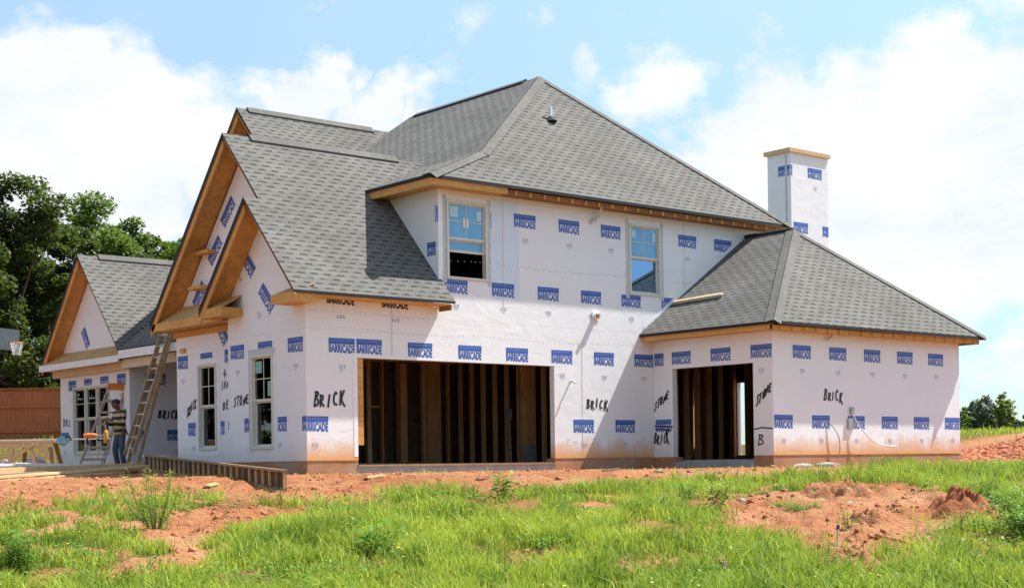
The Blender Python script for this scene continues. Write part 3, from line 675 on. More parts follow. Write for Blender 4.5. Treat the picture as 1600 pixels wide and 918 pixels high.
# wing hip
ZW = 3.347; YW = -4.024; XWL = 9.165; XWR = 17.241; WA = (12.973, -1.512, 5.944); KW = .682
mb = MB(); roof(mb, [(XWL, YW, ZW), (XWR, YW, ZW), WA], (1, 0, 0), .07); roof(mb, [(XWL, YW, ZW), WA, (12.973, 0, 5.944), (XWL, 0, ZW)], (0, 1, 0), .07); roof(mb, [(XWR, YW, ZW), (XWR, 11.5, ZW), (12.973, 11.5, 5.944), WA], (0, 1, 0), .07)
HB(mb, 'wing_roof', ROOFM)
mb = MB(); nwf = (0, -1.034, 1); nwl = (-.682, 0, 1); nwr = (.608, 0, 1)
hipcap(mb, (XWL, YW, ZW), WA, nwf, nwl, .19); hipcap(mb, (XWR, YW, ZW), WA, nwf, nwr); HB(mb, 'hip_cap', [M['hipcap'], M['black']])
# left wing gable and porch roof
KL = 1.13; XLo = 1.5; ZLR = 6.205; YLR = 13.745
mb = MB(); zl = lambda y: ZLR - KL * abs(y - YLR)
roof(mb, [(XLo, YLR, ZLR), (8, YLR, ZLR), (8, 16.28, zl(16.28)), (XLo, 16.28, zl(16.28))], (1, 0, 0), .17); roof(mb, [(XLo, YLR, ZLR), (8, YLR, ZLR), (8, 11.30, zl(11.30)), (XLo, 11.30, zl(11.30))], (1, 0, 0), .055)
HB(mb, 'wing_gable_roof', ROOFM)
mb = MB(); roof(mb, [(XLo - .02, 11.32, 3.46), (XLo - .02, 5.9, 3.46), (6.2, 5.9, 3.46 + 4.72 * .62), (6.2, 11.9, 3.46 + 4.72 * .62), (2.3, 11.9, 3.46 + .82 * .62)], (0, 1, 0), .05); HB(mb, 'porch_roof', ROOFM)
# ridge vents -----------------------------------------------------------------
def ridge_vent(p0, p1, k, ax):
    mb = MB(); p0 = Vector(p0); p1 = Vector(p1); s = Vector((0, 1, 0)) if ax == 'x' else Vector((1, 0, 0)); w = .13
    for sg in (-1, 1):
        a = s * sg * w; dz = Vector((0, 0, -k * w)); up = Vector((0, 0, .052)); lo = Vector((0, 0, .012))
        q = [p0 + up, p1 + up, p1 + a + dz + up, p0 + a + dz + up]; mb.poly(q if sg > 0 else q[::-1], 0, [(0, 0), (0, 5), (.1, 5), (.1, 0)])
        mb.poly([p0 + a + dz + lo, p1 + a + dz + lo, p1 + a + dz + up, p0 + a + dz + up], 1)
        mb.poly([p0 + lo, p0 + a + dz + lo, p0 + a + dz + up, p0 + up], 1); mb.poly([p1 + lo, p1 + a + dz + lo, p1 + a + dz + up, p1 + up], 1)
    HB(mb, 'ridge_vent', [M['hipcap'], M['black']])
ridge_vent((.45, YR, zr), (4.25, YR, zr), KG, 'x'); ridge_vent((3.75, Y2, Z2), (7.6, Y2, Z2), KG, 'x'); ridge_vent((8.81, 3.5, 9.933), (8.81, 8.1, 9.933), .69, 'y'); ridge_vent((2.1, YLR, ZLR), (6.5, YLR, ZLR), KL, 'x')
# rake boards, returns, fascia and soffits ---------------------------------------
def rake(x, x_in, y0, z0, y1, z1, dz=.172, h=.15):
    """sloping barge board below a rake edge (from eave y0,z0 to ridge y1,z1)"""
    m = MB(); a = Vector((x + .02, y0, z0 - dz)); b = Vector((x + .02, y1, z1 - dz)); t = Vector((.04, 0, 0)); d = Vector((0, 0, -h))
    m.hexa([a + d, a + d + t, b + d + t, b + d, a, a + t, b + t, b]); m2 = m.build('barge_board', M['fascia'], house); return m2
rake(XO, .35, YB, zb, YR, zr); rake(XO, .35, YI + .05, fz(YI + .05), YR, zr, .06, .05); rake(XI, 0, YIB, zib, YI, zri); rake(XI, 0, YEV, ZE, YI, zri, .06, .04)
rake(XLo, XL, 16.24, zl(16.24), YLR, ZLR); rake(XLo, XL, 11.34, zl(11.34), YLR, ZLR, .06, .04); rake(3.45, 3.95, 12.4, Z2 - KG * 3.9, Y2, Z2); rake(3.45, 3.95, 4.55, Z2 - KG * 3.95, Y2, Z2, .11, .05)
def soffit_slope(x0, x1, y0, z0, y1, z1, off=.19):
    m = MB(); m.prism([(x0 + .065, y0, z0 - off), (x1, y0, z0 - off), (x1, y1, z1 - off), (x0 + .065, y1, z1 - off)], (0, 0, -.02)); m.build('rake_soffit', M['osb'], house)
soffit_slope(XO, .345, YB, zb, YR + .02, zr - .02); soffit_slope(XI, -.005, YIB, zib, YI + .02, zri - .02); soffit_slope(XLo, XL - .005, 16.24, zl(16.24), YLR + .02, ZLR - .02); soffit_slope(3.45, 3.945, 12.4, Z2 - KG * 3.9, Y2 + .02, Z2 - .02)
# outer gable return: pent board on top, fascia, soffit and frieze
def pent(x0, x1, ya, yb_, zt0, zt1, hf, name='gable_return'):
    m = MB(); m.prism([(x0, ya, zt0), (x1, ya, zt1), (x1, yb_, zt1), (x0, yb_, zt0)], (0, 0, -.02)); m.build(name, M['ply'], house)
    m = MB(); m.box(x0 - .03, ya, zt0 - hf, x0, yb_, zt0 - .005); m.build('fascia_board', M['fascia'], house)
    m = MB(); m.box(x0, ya, zt0 - hf + .01, x1, yb_, zt0 - hf + .03); m.build('soffit', M['ply'], house)
pent(XO + .05, .345, 2.99, 6.12, 3.60, 3.98, .17)
mb = MB(); mb.box(.30, 2.99, 3.30, .346, 5.98, 3.425); HB(mb, 'frieze_board', M['fascia'])
def ret(x0, x1, ya, yb_, zt, zt1, hf):
    m = MB(); m.prism([(x0, ya, zt), (x1, ya, zt1), (x1, yb_, zt1), (x0, yb_, zt)], (0, 0, -.02)); m.build('gable_return', M['ply'], house)
    m = MB(); m.box(x0 - .03, ya - .03, zt - hf, x0, yb_ + .01, zt - .003); m.box(x0, ya - .03, zt - hf, x1, ya, zt - .003); m.box(x0, ya, zt - hf + .01, x1, yb_, zt - hf + .03); m.build('fascia_board', M['fascia'], house)
ret(XI + .06, -.004, 2.40, 3.25, 3.66, 3.93, .19)
ret(XI + .06, -.004, YEV + .07, .42, 3.70, 3.90, .19)
# garage eave
mb = MB(); mb.box(XI + .06, YEV + .03, 3.645, 3.25, YEV + .06, 3.674); HB(mb, 'fascia_board', M['fascia'])
mb = MB(); mb.box(XI + .1, YEV + .062, 3.65, 3.28, -.004, 3.665); HB(mb, 'soffit', M['fascia'])
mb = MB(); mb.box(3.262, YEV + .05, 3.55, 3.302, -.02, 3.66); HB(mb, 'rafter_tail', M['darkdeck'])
# upper eave: finished corner, then raw rafter tails
mb = MB(); mb.box(XE + .03, YM + .03, 6.10, 4.85, YM + .06, 6.235); HB(mb, 'fascia_board', M['fascia'])
mb = MB(); mb.box(XE + .03, YM + .062, 6.08, XE + .06, 2.05, 6.235); HB(mb, 'fascia_board', M['fascia'])
mb = MB(); mb.box(XE + .06, YM + .06, 6.125, X1 - .004, 2.2, 6.14); mb.box(X1 - .004, YM + .06, 6.125, 4.85, -.004, 6.14); HB(mb, 'soffit', M['ply'])
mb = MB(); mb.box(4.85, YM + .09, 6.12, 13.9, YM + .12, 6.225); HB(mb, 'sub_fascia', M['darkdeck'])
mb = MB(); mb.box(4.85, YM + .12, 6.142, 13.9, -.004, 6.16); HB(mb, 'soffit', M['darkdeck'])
rt = None
def rafter_tails(x0, x1, y, z0, z1, step=.41):
    global rt
    x = x0
    while x < x1:
        if rt is None:
            m = MB(); m.box(-.02, -.045, 0, .02, 0, .085); rt = m.build('rafter_tail', M['fascia'], house); o = rt
        else:
            o = rt.copy(); COL.objects.link(o); o.parent = house
        o.location = Vector((x, y, z0)) - house.location
        x += step
rafter_tails(5.1, 13.9, YM + .09, 6.115, 6.2); rafter_tails(9.5, 17.0, YW + .10, 3.165, 3.25)
# wing eaves
mb = MB(); mb.box(XWL + .05, YW + .10, 3.17, XWL + .08, -.01, 3.285); HB(mb, 'fascia_board', M['fascia'])
mb = MB(); mb.box(XWL + .08, YW + .13, 3.19, W - .004, -.006, 3.21); mb.box(W, YW + .13, 3.19, X2, WY - .004, 3.21); HB(mb, 'soffit', M['osb'])
mb = MB(); mb.box(XWL + .05, YW + .10, 3.17, X2 + .35, YW + .13, 3.27); HB(mb, 'sub_fascia', M['fascia'])
mb = MB(); mb.box(X2 + .38, YW + .10, 3.17, X2 + .41, 8, 3.27); HB(mb, 'sub_fascia', M['darkdeck'])
# left wing white fascia, frieze, pent
pent(XLo + .02, XL - .004, 11.28, 16.27, 3.36, 3.66, .02)
mb = MB(); mb.box(XLo - .03, 11.27, 3.15, XLo, 16.30, 3.325); mb.box(XLo - .03, 5.96, 3.22, XLo - .004, 11.26, 3.43); HB(mb, 'white_fascia', M['white'])
mb = MB(); mb.box(XLo, 11.3, 3.165, XL - .005, 16.25, 3.185); HB(mb, 'soffit', M['palewood'])
mb = MB(); mb.box(XL - .12, YL0 - .28, 2.98, XL - .006, YL1 + .25, 3.165); HB(mb, 'frieze_board', M['palewood'])
mb = MB(); mb.box(XLo + .12, YE + .02, 2.98, XLo + .30, YL0 - .30, 3.215); HB(mb, 'porch_beam', M['palewood'])
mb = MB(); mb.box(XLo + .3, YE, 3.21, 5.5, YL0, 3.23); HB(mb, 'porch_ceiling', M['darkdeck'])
# flashing where the roofs meet walls
mb = MB(); 
def strip3(p, q, n, w):
    p = Vector(p); q = Vector(q); n = Vector(n); mb.poly([p, q, q + Vector((0, 0, w)) + n * 0, p + Vector((0, 0, w))]); 
strip3((W - .3, -.010, 3.347 + KW * (W - .3 - XWL) + .02), (12.85, -.010, 3.347 + KW * (12.85 - XWL) + .02), (0, -1, 0), .10); HB(mb, 'flashing', M['white_tape'])
mb = MB(); strip3((X1 - .010, 0, fz(0) + .01), (X1 - .010, 1.8, fz(1.8) + .01), (-1, 0, 0), .07); HB(mb, 'flashing', M['white_tape'])
mb = MB(); mb.tube([(12.973, -1.5, 5.96), (12.95, -.75, 5.955), (12.94, -.02, 5.96)], .045, 6); HB(mb, 'ridge_felt', M['black'])
# chimney -----------------------------------------------------------------
ch = MB(); CX0, CX1, CY0, CY1, CZ = 17.225, 18.873, 2.0, 2.83, 8.95
wc = Wall((0, CY0, 0), (1, 0, 0), (0, -1, 0), .02); wc.polygon([(CX0 + .004, .2), (CX1, .2), (CX1, CZ), (CX0 + .004, CZ)])
wc.logo(17.0 - .02, 8.60, w=.62, umin=CX0 + .002, umax=17.30, mark=False); wc.logo(17.97, 8.60); wc.logo(17.32, 7.02); wc.logo(18.60, 7.0, umax=CX1 - .004, mark=False)
c1 = wc.build('chimney', house)
wc2 = Wall((CX0, 0, 0), (0, -1, 0), (-1, 0, 0), .02); wc2.polygon([(-CY1, .2), (-CY0 - .006, .2), (-CY0 - .006, CZ), (-CY1, CZ)]); wc2.logo(-2.45, 8.60, w=.42, umax=-CY0 - .01, mark=False)
wc2.strip([(-2.20, .3), (-2.13, .3), (-2.13, CZ - .05), (-2.20, CZ - .05)], 5); wc2.build('chimney_side', c1)
mb = MB(); mb.box(CX0 + .02, CY0 + .02, .2, CX1 - .001, CY1, CZ - .002); mb.build('chimney_core', M['wrap'], c1)
mb = MB(); mb.box(CX0 - .10, CY0 - .06, CZ, CX1 + .06, CY1 + .06, CZ + .11); mb.build('chimney_cap', M['lumber'], c1)
# small fittings -------------------------------------------------------------
mb = MB(); mb.tube([(7.93, 1.627, 8.46), (7.93, 1.627, 8.80)], .045, 10, 0); mb.tube([(7.93, 1.60, 8.44), (7.93, 1.62, 8.56)], [.15, .055], 10, 1); HB(mb, 'vent_pipe', [M['whitemetal'], M['black']])
mb = MB(); mb.tube([(7.76, 0, 3.70), (7.76, -.13, 3.69)], .075, 12); mb.box(7.66, -.02, 3.6, 7.86, -.002, 3.8); HB(mb, 'wall_vent', M['whitemetal'])
mb = MB(); mb.tube([(7.70, -.13, 3.69), (7.70, -.16, 3.69)], .05, 10); HB(mb, 'vent_flap', M['darkdeck'])
mb = MB(); mb.tube([(6.96, 0, 2.19), (6.96, -.10, 2.19), (6.97, -.14, 2.15)], .022, 8); HB(mb, 'hose_tap', M['alu'])
mb = MB(); mb.tube([(.85, 0, 2.30), (.85, -.04, 2.28), (.80, -.07, 2.22)], .02, 6); HB(mb, 'hose_tap', M['whitemetal'])
mb = MB(); mb.tube([(7.78, -.25, 6.16), (7.78, -.14, 5.98), (7.72, -.06, 5.86), (7.62, -.03, 5.82)], .035, 8); HB(mb, 'hanging_duct', M['alu'])
mb = MB(); mb.tube([(11.55, WY - .2, 3.22), (11.52, WY - .12, 3.12), (11.45, WY - .04, 3.05)], .03, 8); HB(mb, 'hanging_duct', M['alu'])
mb = MB(); mb.tube([(12.94, -.05, 5.84), (12.85, -.1, 5.78)], .07, 8); HB(mb, 'flashing', M['white_tape'])
mb = MB(); mb.box(12.29, WY - .06, 1.40, 12.40, WY - .002, 1.55); mb.box(12.2, WY - .05, 1.06, 12.42, WY - .002, 1.30); HB(mb, 'meter_box', M['grey'])
def cable(pts, r, mat, name='loose_cable'):
    P = [Vector(p) for p in pts]; out = []
    for i in range(len(P) - 1):
        p0 = P[max(i - 1, 0)]; p1 = P[i]; p2 = P[i + 1]; p3 = P[min(i + 2, len(P) - 1)]
        for k in range(6):
            t = k / 6; out.append(.5 * ((2 * p1) + (p2 - p0) * t + (2 * p0 - 5 * p1 + 4 * p2 - p3) * t * t + (3 * p1 - p0 - 3 * p2 + p3) * t ** 3))
    m = MB(); m.tube(out + [P[-1]], r, 6); HB(m, name, mat)
cable([(12.35, WY - .03, 1.42), (12.55, WY - .1, 1.10), (12.95, WY - .13, .80), (13.4, WY - .12, .68), (13.95, WY - .1, .66)], .014, M['whitecable'])
cable([(11.50, WY - .02, 1.20), (11.66, WY - .06, 1.05), (11.8, WY - .08, .82), (11.83, WY - .07, .55), (11.78, WY - .06, .40)], .012, M['cable'])
# ================================================================== INTERIOR FRAMING
st = None
def stud(x, y, z0=.36, z1=3.1, rot=0, w=.045, d=.11, mat='stud', lean=None):
    m = MB(); m.box(-w / 2, -d / 2, 0, w / 2, d / 2, z1 - z0); o = m.build('stud', M[mat], house)
    o.location = Vector((x, y, z0)) - house.location; o.rotation_euler = (0, 0, rot)
    if lean: o.rotation_euler = lean
    return o
x = .45
for i in range(19):
    if 3.0 < x < 3.9 or 6.4 < x < 6.9: x += .41; continue
    stud(x + random.uniform(-.05, .05), 5.6 + random.uniform(-.03, .03), w=.045 if i % 4 else .12); x += .41
for y in np.arange(.7, 5.5, .46): stud(8.0, float(y), rot=math.pi / 2, d=.12)
stud(7.3, 5.55, w=.42, d=.12); stud(7.95, 2.6, w=.3, d=.2)
mb = MB(); mb.box(.3, 5.5, 2.95, 8.0, 5.7, 3.05); mb.box(.3, 5.5, .345, 8.0, 5.7, .40); mb.box(.9, 5.48, 2.35, 3.0, 5.54, 2.55); HB(mb, 'wall_plate', M['stud'])
mb = MB(); mb.beam((2.0, 5.35, 2.3), (4.3, 5.35, 1.0), .03, .10); HB(mb, 'brace', M['lumber'])
mb = MB(); mb.box(6.2, 5.42, .345, 6.4, 5.5, 2.9); HB(mb, 'door_jamb', M['stud'])
for xa, za in ((.9, 1.55), (2.2, 1.75), (4.4, 1.5), (5.3, 1.8), (7.0, 1.6)):
    mb = MB(); mb.box(xa, 5.55, za, xa + .36, 5.64, za + .05); HB(mb, 'blocking', M['stud'])
mb = MB(); mb.beam((4.9, 4.9, .37), (5.25, 5.45, 2.7), .09, .04); HB(mb, 'leaning_plank', M['lumber'])
mb = MB(); mb.tube([(4.62, 5.45, 1.95), (4.62, 5.45, 1.3), (4.70, 5.44, 1.2)], .018, 6); HB(mb, 'hanging_wire', M['whitecable'])
mb = MB(); mb.beam((3.0, 5.2, .42), (6.5, 4.6, .42), .14, .04); HB(mb, 'floor_plank', M['weathered'])
mb = MB(); mb.beam((1.2, 5.0, .36), (1.5, 5.4, 2.6), .10, .04); HB(mb, 'leaning_plank', M['grey'])
mb = MB(); mb.beam((2.3, 5.0, .36), (2.55, 5.4, 2.5), .10, .04); HB(mb, 'leaning_plank', M['grey'])
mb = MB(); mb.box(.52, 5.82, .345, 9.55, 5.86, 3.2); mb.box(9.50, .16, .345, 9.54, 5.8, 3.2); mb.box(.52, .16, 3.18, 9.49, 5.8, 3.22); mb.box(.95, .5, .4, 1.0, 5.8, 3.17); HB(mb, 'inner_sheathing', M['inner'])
mb = MB(); mb.box(3.35, .16, 4.0, 13.6, 11.5, 4.05); mb.box(3.35, 2.4, 4.05, 13.6, 2.45, 6.1); HB(mb, 'inner_sheathing', M['inner'])  # unseen floor and partition, added to block light in the upper storey
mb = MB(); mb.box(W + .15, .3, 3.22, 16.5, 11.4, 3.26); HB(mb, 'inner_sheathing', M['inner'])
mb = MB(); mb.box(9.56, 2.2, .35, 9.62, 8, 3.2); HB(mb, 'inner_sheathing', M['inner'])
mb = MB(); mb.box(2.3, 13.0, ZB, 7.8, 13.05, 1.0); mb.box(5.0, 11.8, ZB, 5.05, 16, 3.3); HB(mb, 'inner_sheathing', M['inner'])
# a strip of bare sheathing at the garage opening's left jamb
mb = MB()
for k in range(9): mb.box(DX0, .02, .78 + k * .1935, DX0 + .155, .045, .78 + (k + 1) * .1935 - .006)
HB(mb, 'sheathing_strip', M['fascia'])
mb = MB(); mb.box(DX0 + .001, -.004, .345, DX1, .02, .39); HB(mb, 'door_sill', M['weathered'])
for o_ in ((8.62, 4.1), (8.35, 4.4)): pass
mb = MB(); mb.tube([(7.9, 3.2, .36), (7.88, 3.2, 1.0), (7.86, 3.2, 1.5)], .02, 6); mb.box(7.80, 3.12, 1.45, 7.88, 3.28, 1.72); HB(mb, 'conduit', M['grey'])
mb = MB(); mb.tube([(7.95, 1.55, .9), (7.93, 1.55, 1.9), (7.93, 1.55, 3.1)], .02, 6); HB(mb, 'conduit', M['grey'])
mb = MB(); mb.box(7.6, 2.2, .345, 7.85, 2.4, .78); HB(mb, 'bucket_box', M['grey'])
# wing framing
for i, (x, y, w) in enumerate(((10.25, .6, .05), (10.75, .6, .26), (11.6, .8, .05), (12.2, 1.0, .09), (12.75, 1.1, .09), (13.3, 1.2, .06), (14.2, 2.6, .09))): stud(x, y, .40, 3.2, w=w, d=.12)
for y in (3.02, 3.58, 4.1, 4.50, 4.71, 4.93, 5.14, 5.36, 5.8, 6.6): stud(X2 - .25, y, .40, 3.2, rot=math.pi / 2, w=.16, d=.10)
mb = MB(); mb.box(13.45, 1.62, .40, 14.0, 1.66, 2.75); HB(mb, 'leaning_panel', M['black'])
mb = MB(); mb.box(W + .2, 11.3, .4, 16.5, 11.35, 3.2); mb.box(9.62, 1.1, .4, 9.66, 11.3, 3.2); mb.box(11.2, 4.6, .4, 14.6, 4.66, 3.2); HB(mb, 'inner_sheathing', M['inner'])

# ------------------------------------------------------------------ short temporary pieces on the gable
for (y, z) in ((4.62, 5.02), (4.95, 4.28)):
    mb = MB(); mb.box(.35 - .22, y - .55, z, .345, y + .02, z + .07); HB(mb, 'lookout_block', M['fascia'])
# ================================================================== things on and around the house
def roofpt(x, y): return Vector((x, y, 3.347 + KW * (x - XWL)))
p0 = roofpt(10.28, .0); p0.y = -.05; p1 = roofpt(10.36, -1.54)
mb = MB(); mb.beam(p0 + Vector((0, 0, .06)), p1 + Vector((0, 0, .06)), .09, .045, (-.56, 0, .82))
tag(mb.build('plank', M['palewood']), 'pale wooden plank lying on the grey wing roof below the upper window', 'plank')
# ================================================================== GROUND
def axis(n, near, far):
    t = np.linspace(-1, 1, n); k = math.asinh(far / near); return np.sinh(t * k) * near
def ground():
    n = 620
    D_ = np.concatenate([np.linspace(-60, 5, 20), np.linspace(5.3, 30, 330), np.linspace(30.2, 62, 120), np.geomspace(64, 1500, 60)])
    Lr = np.concatenate([np.linspace(-3.5, -1.65, 16), np.linspace(-1.6, -.55, 130), np.linspace(-.53, .53, 300), np.linspace(.55, 1.6, 130), np.linspace(1.65, 3.5, 16)])
    DD, RR = np.meshgrid(D_, Lr, indexing='ij'); LL = RR * np.maximum(DD, 9 + 0 * DD) * 1.0
    X = CAMP[0] + Fv[0] * DD + Rv[0] * LL; Y = CAMP[1] + Fv[1] * DD + Rv[1] * LL
    Z = height(X, Y); G = grass_mask(X, Y)
    V = np.stack([X, Y, Z], -1).reshape(-1, 3); a, b = DD.shape
    i = np.arange(a - 1)[:, None] * b + np.arange(b - 1)[None, :]
    F = np.stack([i, i + b, i + b + 1, i + 1], -1).reshape(-1)
    o = np_mesh('ground', V, F, 4, M['soil'], G.reshape(-1), smooth=True, attr='grass'); o['kind'] = 'structure'
    if o.data.polygons[0].normal.z < 0: o.data.flip_normals()
ground()
# ================================================================== SKY, SUN
SUN = Vector((.62, -.19, 1.0)).normalized()
sl = bpy.data.lights.new('sun', 'SUN'); sl.energy = 4.7; sl.angle = rad(.55); sl.color = (1, .97, .92)
so = bpy.data.objects.new('sun', sl); COL.objects.link(so); so.rotation_euler = SUN.to_track_quat('Z', 'Y').to_euler(); so.location = (20, -10, 40)
wd = bpy.data.worlds.new('World'); sc.world = wd; wd.use_nodes = True; nt = wd.node_tree
bg = nt.nodes['Background']; sky = N(nt, 'ShaderNodeTexSky', sky_type='NISHITA', sun_disc=False)
sky.sun_elevation = math.asin(SUN.z); sky.sun_rotation = math.atan2(SUN.x, SUN.y); sky.air_density = 1.0; sky.dust_density = .3; sky.ozone_density = 2.0; sky.altitude = 200
SKYS = .14
tc = N(nt, 'ShaderNodeTexCoord').outputs['Generated']
nrm = N(nt, 'ShaderNodeVectorMath', operation='NORMALIZE'); nt.links.new(tc, nrm.inputs[0]); dirv = nrm.outputs[0]
def dirpx(u, v):
    d = Fv + R2 * ((u - 800) / FPX) - U2 * ((v - SY) / FPX); return d / np.linalg.norm(d)
# cumulus banks: where the clouds stand in the sky, as directions with an angular size (radians)
BANKS = [(60, 175, .045, 1.0), (125, 125, .028, 1.0), (200, 210, .060, 1.0), (20, 250, .070, 1.0), (330, 250, .060, .9), (150, 330, .07, .9), (-80, 260, .08, 1), (480, 128, .024, .9), (430, 165, .030, 1.0), (520, 112, .016, .8), (400, 215, .045, .9), (560, 205, .030, .9), (625, 200, .022, .75),
         (1250, 220, .055, 1.1), (1160, 270, .055, 1.0), (1130, 330, .06, .9), (1420, 240, .075, 1.1), (1500, 130, .048, 1.1), (1560, 200, .06, 1.1), (1480, 70, .024, .9), (1235, 145, .022, .9), (1350, 330, .08, .9), (1590, 90, .025, .8), (1050, 105, .030, .75), (990, 120, .026, .6), (930, 70, .022, .45), (1090, 195, .028, .6), (1080, 230, .03, .6),
         (1560, 570, .030, .6), (1480, 380, .07, .75), (700, 60, .03, .25), (830, 40, .03, .3), (1700, 300, .12, 1.0), (1900, 200, .15, 1.0), (-300, 330, .13, 1.0)]
cov = None
wv = N(nt, 'ShaderNodeVectorMath', operation='MULTIPLY_ADD')
nz = N(nt, 'ShaderNodeTexNoise'); nz.inputs['Scale'].default_value = 9; nz.inputs['Detail'].default_value = 5; nz.inputs['Roughness'].default_value = .6; nt.links.new(dirv, nz.inputs['Vector'])
sb = N(nt, 'ShaderNodeVectorMath', operation='SUBTRACT'); nt.links.new(nz.outputs['Color'], sb.inputs[0]); sb.inputs[1].default_value = (.5, .5, .5)
nt.links.new(sb.outputs[0], wv.inputs[0]); wv.inputs[1].default_value = (.13, .13, .13); nt.links.new(dirv, wv.inputs[2])
for (u, v, s, a) in BANKS:
    d = dirpx(u, v); vs = N(nt, 'ShaderNodeVectorMath', operation='DISTANCE'); nt.links.new(wv.outputs[0], vs.inputs[0]); vs.inputs[1].default_value = tuple(d)
    g = math_(nt, 'MULTIPLY', math_(nt, 'SUBTRACT', 1, math_(nt, 'DIVIDE', vs.outputs['Value'], s * 1.3), clamp=True), a)
    cov = g if cov is None else math_(nt, 'MAXIMUM', cov, g)
n1 = noise(nt, 5, 6, mapping(nt, dirv, (1, 1, 1.8)), .6); n2 = noise(nt, 22, 6, mapping(nt, dirv, (1, 1, 1.5)), .62)
sepd = N(nt, 'ShaderNodeSeparateXYZ'); nt.links.new(dirv, sepd.inputs[0])
dd = N(nt, 'ShaderNodeVectorMath', operation='DOT_PRODUCT'); nt.links.new(dirv, dd.inputs[0]); dd.inputs[1].default_value = tuple(Fv)
elsewhere = math_(nt, 'MULTIPLY', math_(nt, 'MULTIPLY_ADD', dd.outputs['Value'], -4, 3.0, clamp=True), math_(nt, 'MULTIPLY_ADD', n1, 3.2, -1.45, clamp=True))  # broken clouds over the rest of the sky
dens = math_(nt, 'MAXIMUM', cov, math_(nt, 'MULTIPLY', elsewhere, .5))
dens = math_(nt, 'ADD', dens, math_(nt, 'MULTIPLY_ADD', n2, 1.15, -.66))
fac = math_(nt, 'SMOOTH_MIN', math_(nt, 'MULTIPLY_ADD', dens, 2.7, -.14, clamp=True), .95, .15)
veil = math_(nt, 'MULTIPLY_ADD', n1, .9, -.32, clamp=True)
fac = math_(nt, 'MAXIMUM', fac, math_(nt, 'MULTIPLY', veil, .16))
CLOUD = 3.85
shade = ramp(nt, noise(nt, 11, 5, mapping(nt, dirv, (1, 1, 2.2)), .6), [(.34, (CLOUD * .84, CLOUD * .885, CLOUD * .92)), (.62, (CLOUD, CLOUD, CLOUD))])
skyc = mix(nt, 1.0, sky.outputs[0], (.93, .88, .78), 'MULTIPLY')
low = math_(nt, 'MULTIPLY_ADD', math_(nt, 'ABSOLUTE', sepd.outputs[2]), 3.4, 0, clamp=True)           # sky colour dimmed towards the horizon to hold it pale blue
skyc = mix(nt, 1.0, skyc, ramp(nt, low, [(0, (.40, .50, .68)), (.45, (.60, .66, .80)), (1, (1, 1, 1))]), 'MULTIPLY')
high = math_(nt, 'MULTIPLY_ADD', sepd.outputs[2], 2.5, -.9, clamp=True)      # unseen clouds overhead, brightened to raise the ambient light
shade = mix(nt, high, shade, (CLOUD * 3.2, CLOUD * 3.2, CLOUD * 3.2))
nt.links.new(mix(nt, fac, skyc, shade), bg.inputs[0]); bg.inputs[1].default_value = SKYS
vs_ = sc.view_settings; sc.display_settings.display_device = 'sRGB'
vs_.view_transform = 'Standard'; vs_.look = 'None'; vs_.gamma = 1; vs_.use_curve_mapping = False; vs_.exposure = 1.0
sc.cycles.use_denoising = True; sc.cycles.max_bounces = 8; sc.cycles.transparent_max_bounces = 16; sc.cycles.sample_clamp_indirect = 6
# ================================================================== VEGETATION
def blades(x, y, h, w, tone, bend=.45, seg=2, seed=1):
    r = np.random.default_rng(seed); n = len(x); z = height(x, y) - .02
    a = r.uniform(0, 2 * np.pi, n); b = r.uniform(0, 2 * np.pi, n); bl = h * bend * r.uniform(.2, 1.6, n)
    wx = np.cos(a) * w / 2; wy = np.sin(a) * w / 2; bx = np.cos(b) * bl; by = np.sin(b) * bl
    V = np.empty((n, 5, 3)); 
    V[:, 0] = np.stack([x - wx, y - wy, z], -1); V[:, 1] = np.stack([x + wx, y + wy, z], -1)
    V[:, 2] = np.stack([x + wx * .8 + bx * .35, y + wy * .8 + by * .35, z + h * .6], -1); V[:, 3] = np.stack([x - wx * .8 + bx * .35, y - wy * .8 + by * .35, z + h * .6], -1)
    V[:, 4] = np.stack([x + bx, y + by, z + h * r.uniform(.75, 1.0, n)], -1)
    i = np.arange(n)[:, None] * 5
    F = np.concatenate([i + np.array([[0, 1, 2]]), i + np.array([[0, 2, 3]]), i + np.array([[3, 2, 4]])], 1).ravel()
    T = np.repeat(tone, 5).reshape(n, 5); T[:, 4] = np.minimum(1, T[:, 4] + .08)
    return V.reshape(-1, 3), F, T.ravel()
def scatter(n, D0, D1, r0, r1, seed, pw=1.0):
    r = np.random.default_rng(seed); D = D0 + (D1 - D0) * r.random(n) ** pw; q = r.uniform(r0, r1, n); L = q * D
    return CAMP[0] + Fv[0] * D + Rv[0] * L, CAMP[1] + Fv[1] * D + Rv[1] * L, D, L, r
